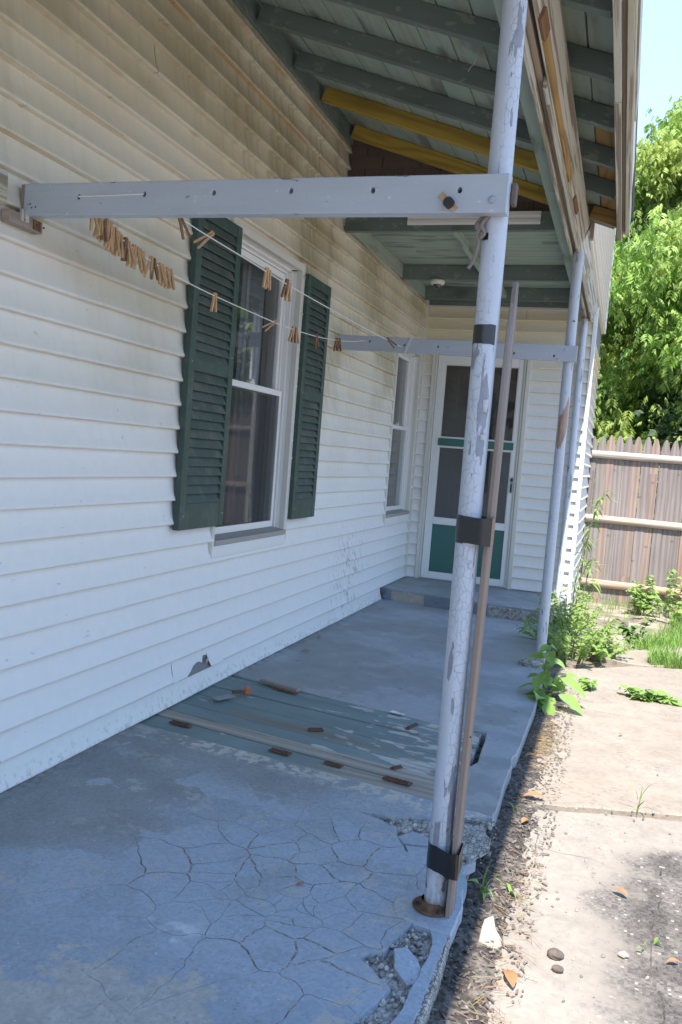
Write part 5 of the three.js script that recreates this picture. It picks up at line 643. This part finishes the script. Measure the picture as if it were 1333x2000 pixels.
// ------------------------------------------------------------------ picket fence behind the wing
{
  const f = thing('picket_fence', 'weathered brown picket fence with three pale round rails behind the wing', 'fence'); const zF = -1.70, top = 1.578, bot = -0.24;
  const shp = h => { const s = new THREE.Shape([[-0.0425, 0], [0.0425, 0], [0.0425, h - 0.125], [0.036, h - 0.085], [0.022, h - 0.03], [0.008, h - 0.002], [-0.008, h - 0.002], [-0.022, h - 0.03], [-0.036, h - 0.085], [-0.0425, h - 0.125]].map(p => new THREE.Vector2(...p))); const g = new THREE.ExtrudeGeometry(s, { depth: 0.016, bevelEnabled: true, bevelSize: 0.0015, bevelThickness: 0.0015, bevelSegments: 1 }); return g; };
  const vars = [0, 1, 2, 3, 4, 5, 6].map(() => grain(shp(top - bot), 'y', [rr(0, 2), rr(0, 2)])), mats = [[1, 1, 1], [1.15, 0.98, 0.9], [0.88, 0.86, 0.88], [1.25, 0.9, 0.75], [0.95, 0.92, 0.95]].map(c => mat({ t: { map: T.fence.map, bump: T.fence.bump }, rgb: c, bumpScale: 0.002, roughness: 0.9 }));
  for (let i = 0; i < 62; i++) { const p = mesh('picket', vars[i % 7], mats[Math.floor(TAB[i * 17 + 5] * 5)], f); p.position.set(1.50 + i * 0.0887 + rr(-0.002, 0.002), bot + rr(-0.02, 0.012), zF + rr(-0.003, 0.003)); p.rotation.z = rr(-0.004, 0.004); }
  const rail = (y, r) => { const g = limb([[1.44, y + 0.006, zF + 0.030], [3.0, y, zF + 0.03], [4.4, y + 0.012, zF + 0.03], [7.0, y, zF + 0.03]], r, r * 0.9, 60, 14); const q = g.attributes.position; for (let i = 0; i < q.count; i++) { const k = 0.006 * (fbm(q.getX(i) * 4, y * 9, 3) - 0.5); q.setY(i, q.getY(i) + k); if (q.getZ(i) < zF + 0.018) q.setZ(i, zF + 0.018); } g.computeVertexNormals(); mesh('rail', grain(g, 'x'), mat({ t: { map: T.raw.map, bump: T.raw.bump }, rgb: y > 0.2 ? [1.35, 1.35, 1.38] : [1.25, 1.1, 1.0], bumpScale: 0.002, roughness: 0.85 }), f); };
  rail(1.372, 0.040); rail(0.705, 0.040); rail(0.035, 0.042);
  for (const x of [3.9, 6.4]) mesh('fence_post', limb([[x, -0.4, zF - 0.06], [x, 1.5, zF - 0.06]], 0.05, 0.045, 4, 10), M.bark, f);
}
// ------------------------------------------------------------------ weeds
// blade / leaf geometries: a folded leaf along +x with its base at the origin
function leafG(l, w, fold = 0.25, droop = 0.2, n = 4) { const V = []; const f = (t, s) => { const k = w * Math.pow(Math.sin(Math.PI * Math.min(0.999, Math.max(0.02, Math.pow(t, 0.75)))), 0.9) * 0.5; return [l * t, -droop * l * t * t + Math.abs(s) * k * fold, s * k]; }; for (let i = 0; i < n; i++) for (const s of [-1, 1]) { const a = f(i / n, 0), b = f(i / n, s), c = f((i + 1) / n, s), d = f((i + 1) / n, 0); V.push(...a, ...b, ...c, ...a, ...c, ...d); } const g = new THREE.BufferGeometry(); g.setAttribute('position', new THREE.Float32BufferAttribute(V, 3)); g.computeVertexNormals(); return g; }
const placed = (g, pos, yaw, pitch, s = 1, roll = 0) => { const o = new THREE.Object3D(); o.position.set(...pos); o.rotation.set(roll, yaw, pitch, 'YZX'); o.scale.setScalar(s); o.updateMatrix(); return g.clone().applyMatrix4(o.matrix); };
function blade(pts, w) { const c = new THREE.CatmullRomCurve3(pts.map(p => new THREE.Vector3(...p))), V = [], n = 12, L = c.getPoints(n); for (let i = 0; i < n; i++) { const t0 = i / n, t1 = (i + 1) / n, d = L[i + 1].clone().sub(L[i]).normalize(), s = new THREE.Vector3(-d.z, 0.3, d.x).normalize(); const k = t => w * (0.5 + 0.9 * Math.sin(Math.PI * Math.min(1, t + 0.15)) * (1 - t)) * (1 - Math.pow(t, 4)); const e = (p, t, q) => [p.x + s.x * k(t) * q, p.y + s.y * k(t) * q + Math.abs(q) * k(t) * 0.3, p.z + s.z * k(t) * q]; for (const q of [-0.5, 0.5]) { const a = [L[i].x, L[i].y, L[i].z], b = e(L[i], t0, q), cc = e(L[i + 1], t1, q), dd = [L[i + 1].x, L[i + 1].y, L[i + 1].z]; V.push(...a, ...b, ...cc, ...a, ...cc, ...dd); } } const g = new THREE.BufferGeometry(); g.setAttribute('position', new THREE.Float32BufferAttribute(V, 3)); g.computeVertexNormals(); return g; }
function plant(name, label, cat, pos, leaves, stems, lm, sm2 = M.stem, group) { const t = thing(name, label, cat, pos, group); if (stems.length) mesh('stem', merge(stems), sm2, t); if (leaves.length) mesh('foliage', merge(leaves), lm, t); return t; }
const q9 = rng(404), r9 = (a, b) => a + (b - a) * q9();
{ // broad leaved seedling at the slab edge
  const L = [], S = [], lg = leafG(0.11, 0.062, 0.3, 0.35, 5), lg2 = leafG(0.075, 0.045, 0.3, 0.3, 5);
  const st = [[[0, 0, 0], [-0.01, 0.10, 0.01], [-0.015, 0.20, 0.0], [0.0, 0.30, -0.04]], [[0.01, 0, -0.05], [0.03, 0.08, -0.10], [0.09, 0.13, -0.12]], [[0, 0, 0.02], [-0.02, 0.05, 0.06], [-0.03, 0.06, 0.12]]];
  for (const s of st) { S.push(limb(s, 0.004, 0.002, 8, 5)); const c = new THREE.CatmullRomCurve3(s.map(p => new THREE.Vector3(...p))); const n = s.length === 4 ? 9 : 6; for (let i = 1; i <= n; i++) { const p = c.getPointAt(i / n); for (const k of [0, 1]) L.push(placed(i % 3 === 0 ? lg2 : lg, [p.x, p.y, p.z], i * 2.2 + k * 3.0 + r9(-0.4, 0.4), r9(-0.35, 0.5), r9(0.75, 1.15), r9(-0.5, 0.5))); } }
  for (const [x, y, z, yaw, s] of [[0.06, 0.13, -0.05, -0.3, 1.5], [0.07, 0.07, 0.05, -0.5, 1.4], [-0.02, 0.16, 0.05, -1.8, 1.2], [-0.03, 0.06, 0.1, -2.4, 1.1], [0.02, 0.03, 0.13, -1.3, 1.1], [-0.05, 0.11, 0.06, 3.0, 0.9]]) L.push(placed(lg, [x, y, z], yaw, -0.15, s, 0.2));
  plant('seedling', 'bright broad-leaved seedling growing at the slab edge before the far post', 'plant', [1.545, -0.05, 3.05], L, S, M.leafW);
}
function bush(label, pos, rx, rz, h, n, lm, leaf, seed) { // many thin stems with small leaves
  const q = rng(seed), L = [], S = []; for (let i = 0; i < n; i++) { const a = q() * 6.28, d = Math.sqrt(q()), x = Math.cos(a) * d * rx * 0.45, z = Math.sin(a) * d * rz * 0.45, H = h * (0.55 + 0.5 * q()) * (1 - 0.4 * d), lx = Math.cos(a) * d * rx * 0.75, lz = Math.sin(a) * d * rz * 0.75; const pts = [[x, 0, z], [x + lx * 0.4, H * 0.55, z + lz * 0.4], [x + lx, H, z + lz]]; S.push(limb(pts, 0.003, 0.0012, 5, 4)); const c = new THREE.CatmullRomCurve3(pts.map(p => new THREE.Vector3(...p))), m = 9 + Math.floor(q() * 6); for (let k = 1; k <= m; k++) { const p = c.getPointAt(0.12 + 0.88 * k / m); for (let e = 0; e < 3; e++) L.push(placed(leaf, [p.x + (q() - 0.5) * 0.02, p.y, p.z + (q() - 0.5) * 0.02], q() * 6.28, -0.3 + q() * 0.9, 0.55 + q() * 0.8, (q() - 0.5) * 1.2)); } }
  return plant('weed', label, 'weed', pos, L, S, lm);
}
const smallLeaf = leafG(0.038, 0.022, 0.25, 0.3, 2), roundLeaf = leafG(0.05, 0.042, 0.2, 0.3, 3), thinLeaf = leafG(0.07, 0.011, 0.2, 0.4, 3);
bush('dense low weed clump around the foot of the far post and wing corner', [1.60, -0.10, 1.62], 0.34, 0.55, 0.46, 44, M.leafA, smallLeaf, 21);
bush('yellow-green weed clump between the porch corner and the path', [1.76, -0.10, 1.40], 0.24, 0.4, 0.2, 22, M.leafA, smallLeaf, 22);
bush('darker weed clump at the end of the porch step', [1.53, -0.08, 0.95], 0.22, 0.4, 0.46, 26, M.leafA, smallLeaf, 23);
bush('tall leafy weeds growing against the picket fence', [2.38, -0.16, -1.2], 0.6, 0.5, 0.52, 17, M.leafW, roundLeaf, 24);
bush('broad-leaved weeds at the right in front of the fence', [2.62, -0.15, -0.5], 0.45, 0.6, 0.40, 15, M.leafA, roundLeaf, 25);
bush('small upright weed standing alone on the far path', [2.02, -0.11, 0.85], 0.1, 0.1, 0.36, 4, M.leafD, roundLeaf, 26);
bush('yellowish sapling in front of the lowest fence rail', [2.13, -0.16, -1.25], 0.16, 0.2, 0.42, 8, M.leafA, roundLeaf, 27);
bush('flat little weed on the sunny path slab', [2.07, -0.055, 2.55], 0.12, 0.10, 0.06, 5, M.leafW, roundLeaf, 28);
bush('tiny weed sprout beside the seedling', [1.745, -0.055, 2.58], 0.05, 0.05, 0.08, 3, M.leafW, smallLeaf, 29);
{ // tall thin stalk against the white wall
  const L = [], S = []; for (const [dx, H, b] of [[0, 1.12, 1], [-0.04, 0.75, 0.4], [0.03, 0.6, 0.3], [0.06, 0.45, 0.2]]) { const pts = [[dx, 0, 0], [dx - 0.02, H * 0.4, 0.01], [dx + 0.03 * b, H * 0.8, 0], [dx + 0.10 * b, H, 0.0]]; S.push(limb(pts, 0.006, 0.002, 12, 5)); const c = new THREE.CatmullRomCurve3(pts.map(p => new THREE.Vector3(...p))); const n = Math.round(70 * H); for (let i = 0; i < n; i++) { const t = Math.pow(r9(0.05, 1), 0.55), p = c.getPointAt(t); L.push(placed(thinLeaf, [p.x, p.y, p.z], r9(0, 6.28), r9(-0.5, 0.6), r9(0.8, 1.6) * (t > 0.75 ? 1.3 : 0.9), 0)); } }
  plant('tall_weed', 'tall narrow-leaved weed stalk standing against the white wing wall', 'weed', [1.60, -0.09, 0.55], L, S, M.leafW);
}
const tuft = (label, pos, list, m = M.grass) => plant('grass_tuft', label, 'grass', pos, list.map(([pts, w]) => blade(pts, w)), [], m);
tuft('tall pale grass sprout growing from the path joint', [1.99, -0.055, 4.345], [[[[0, 0, 0], [0.004, 0.08, 0], [0.012, 0.16, 0]], 0.012], [[[0, 0, 0], [0.012, 0.075, 0.0], [0.05, 0.125, 0.01], [0.10, 0.10, 0.02]], 0.008], [[[0, 0, 0], [-0.004, 0.05, 0.0], [-0.022, 0.10, 0.01], [-0.055, 0.10, 0.01]], 0.008], [[[0, 0.02, 0], [0.02, 0.055, 0.02], [0.05, 0.06, 0.04]], 0.005], [[[0, 0, 0], [0.006, 0.06, -0.01], [0.01, 0.1, -0.02]], 0.01], [[[0, 0, 0], [-0.012, 0.02, 0.03], [-0.03, 0.025, 0.05]], 0.005]]);
tuft('broad-bladed grass tuft in the dirt beside the near post', [1.553, -0.05, 5.22], [[[[0, 0, 0], [-0.015, 0.04, 0.012], [-0.045, 0.045, 0.03]], 0.018], [[[0, 0, 0], [0.004, 0.055, -0.008], [0.016, 0.095, -0.02]], 0.016], [[[0, 0, 0], [0.03, 0.055, 0.0], [0.075, 0.04, 0.01]], 0.014], [[[0, 0, 0], [0.01, 0.02, 0.03], [0.014, 0.012, 0.06]], 0.018], [[[0, 0, 0], [0.02, 0.03, 0.02], [0.04, 0.02, 0.05]], 0.012]]);
tuft('small grass sprig in shade below the slab chip', [1.57, -0.045, 4.60], [[[[0, 0, 0], [-0.01, 0.03, 0], [-0.03, 0.04, 0.01]], 0.008], [[[0, 0, 0], [0.01, 0.03, 0], [0.035, 0.035, 0.01]], 0.008], [[[0, 0, 0], [0.02, 0.02, 0.02], [0.05, 0.02, 0.03]], 0.008]]);
tuft('thin green sprig on the dirt right of the near grass tuft', [1.63, -0.05, 5.17], [[[[0, 0, 0], [0.01, 0.012, 0.02], [0.02, 0.008, 0.05]], 0.010], [[[0, 0, 0], [-0.01, 0.015, -0.01], [-0.02, 0.012, -0.03]], 0.01]]);
tuft('tiny sprout on the dark asphalt', [1.985, -0.05, 5.32], [[[[0, 0, 0], [0.004, 0.015, 0], [0.012, 0.03, -0.01]], 0.008], [[[0, 0, 0], [-0.006, 0.01, 0.005], [-0.016, 0.012, 0.01]], 0.008]]);
tuft('two-leaved sprout at the right of the asphalt', [2.02, -0.05, 5.27], [[[[0, 0, 0], [0.008, 0.008, 0.004], [0.02, 0.006, 0.01]], 0.012], [[[0, 0, 0], [0.002, 0.012, -0.006], [0.008, 0.012, -0.02]], 0.012]]);
{ // grass that spreads over the far yard: uncountable
  const g = merge([blade([[0, 0, 0], [0.006, 0.05, 0], [0.03, 0.10, 0]], 0.006), blade([[0, 0, 0], [-0.008, 0.04, 0.006], [-0.03, 0.07, 0.02]], 0.005), blade([[0, 0, 0], [0.004, 0.04, 0.01], [0.01, 0.075, 0.04]], 0.005)]);
  const N = 2600, im = new THREE.InstancedMesh(g, M.grass, N), o = new THREE.Object3D(), q = rng(77); let n = 0; while (n < N) { const k = q(); let x, z; if (k < 0.55) { const t = q(); x = 2.02 + t * 0.55 + (q() - 0.5) * 0.25; z = 1.55 - t * 2.4 + (q() + q() - 1) * 0.35; } else if (k < 0.8) { x = 1.7 + q() * 0.9; z = 1.42 + (q() - 0.5) * 0.22; } else { x = 1.55 + q() * 4; z = -1.6 + Math.pow(q(), 2) * 2; } if (fbm(x * 3, z * 3, 2) < 0.42) continue; o.position.set(x, groundY(x, z) + 0.0, z); o.rotation.set(0, q() * 6.28, 0); const s = 0.5 + q() * 1.0; o.scale.set(s, s * (0.7 + q() * 0.6), s); o.updateMatrix(); im.setMatrixAt(n++, o.matrix); }
  im.name = 'grass'; im.userData = { kind: 'stuff', label: 'patchy bright grass between the path and the fence' }; im.castShadow = im.receiveShadow = true; scene.add(im);
}
// ------------------------------------------------------------------ trees beyond the fence
const compound = (n, l, w) => { const P = []; for (let i = 0; i < n; i++) { const t = i === n - 1 ? 0 : (i % 2 ? 1 : -1), f = Math.floor(i / 2) / Math.ceil(n / 2); P.push(placed(leafG(l, w, 0.2, 0.35, 2), [0.05 + 0.16 * f, -0.10 * f * f - 0.01, 0], t * 1.05, -0.25, 0.8 + 0.3 * (1 - f))); } return merge(P); };
const sprayA = compound(7, 0.115, 0.040), sprayB = merge([0, 1, 2, 3].map(i => placed(leafG(0.11, 0.095, 0.18, 0.25, 3), [0.03, 0, 0], i * 1.6 + 0.3, -0.3, 0.8 + 0.1 * i)));
function tree(name, label, x, z, ground, H, rad, lowY, nClump, nLeaf, spray, lm, seed, droop, lean = 0) {
  const q = rng(seed), t = thing(name, label, 'tree', [x, ground, z], undefined), trunkTop = H * 0.72;
  const tp = [[0, -0.1, 0], [0.08 + lean * 0.3, H * 0.25, 0.05], [lean * 0.7 - 0.05, H * 0.5, -0.05], [lean, trunkTop, 0]];
  mesh('trunk', planar(limb(tp, H * 0.026, H * 0.009, 16, 9), 'x', 'y'), M.bark, t);
  const tc = new THREE.CatmullRomCurve3(tp.map(p => new THREE.Vector3(...p)));
  const cl = []; for (let i = 0; i < nClump; i++) { const a = q() * 6.283, v = q(), y = lowY + (H - lowY) * v, prof = Math.pow(Math.sin(Math.PI * (0.18 + 0.76 * v)), 0.7), d = rad * prof * Math.pow(q(), 0.42) * (0.82 + 0.36 * q()); cl.push([lean * v + Math.cos(a) * d, y, Math.sin(a) * d]); }
  for (let i = 0; i < 16; i++) { const c = cl[Math.floor(q() * cl.length)], s = tc.getPointAt(0.3 + 0.65 * Math.min(1, Math.max(0, c[1] / H))); const b = [s.x, Math.min(s.y, c[1] - 0.1 * H), s.z]; mesh('limb', limb([b, [(b[0] + c[0]) / 2, (b[1] + c[1]) / 2 + 0.12 * H * 0.3, (b[2] + c[2]) / 2], c], H * 0.007, H * 0.0018, 8, 6), M.bark, t); }
  const N = nClump * nLeaf, im = new THREE.InstancedMesh(spray, lm, N), o = new THREE.Object3D(), col = new THREE.Color(); let n = 0;
  for (const c of cl) { const s = 0.22 + q() * 0.26, tone = 0.75 + 0.6 * q(), yel = 0.92 + 0.3 * Math.pow(q(), 3); for (let i = 0; i < nLeaf; i++) { const g = () => (q() + q() + q() - 1.5) * 1.15; const dx = g() * s, dz = g() * s, dy = g() * s * 0.8 - droop * q() * q() * 1.2; o.position.set(c[0] + dx * (1 + droop * 0.2), c[1] + dy, c[2] + dz); o.rotation.set((q() - 0.5) * 0.9, q() * 6.283, -0.2 - q() * (0.5 + droop), 'YZX'); o.scale.setScalar(0.42 + q() * 0.6); o.updateMatrix(); im.setMatrixAt(n, o.matrix); const k = tone * (0.85 + 0.3 * q()); im.setColorAt(n++, col.setRGB(k * yel, k, k * 0.9)); } }
  im.name = 'crown'; im.userData.kind = 'stuff'; im.castShadow = im.receiveShadow = true; t.add(im); return t;
}
tree('tree', 'big bright leafy tree with drooping sprays right behind the fence', 3.1, -5.6, -0.3, 6.7, 2.5, 1.0, 420, 130, sprayA, M.leafA, 501, 0.55);
tree('tree', 'tall pale green tree whose top stands against the sky', 4.6, -8.6, -0.3, 8.2, 2.9, 1.6, 340, 110, sprayA, M.leafA, 502, 0.4);
tree('tree', 'dark broad-leaved tree low behind the fence at the right', 3.4, -4.3, -0.3, 3.4, 1.3, 0.4, 140, 80, sprayB, M.leafC, 503, 0.15);
tree('tree', 'dark dense tree filling the gap behind the bright one', 2.2, -9.5, -0.3, 7.2, 3.0, 0.2, 260, 60, sprayB, M.leafB, 504, 0.2);
tree('tree', 'dark wide tree farthest back beyond the fence', 6.8, -12.0, -0.3, 6.5, 3.4, 0.3, 240, 50, sprayB, M.leafB, 505, 0.2);
tree('tree', 'green tree beyond the right end of the fence', 9.2, -6.5, -0.3, 7.0, 2.8, 1.0, 220, 55, sprayA, M.leafB, 506, 0.3);
renderer.render(scene, camera);
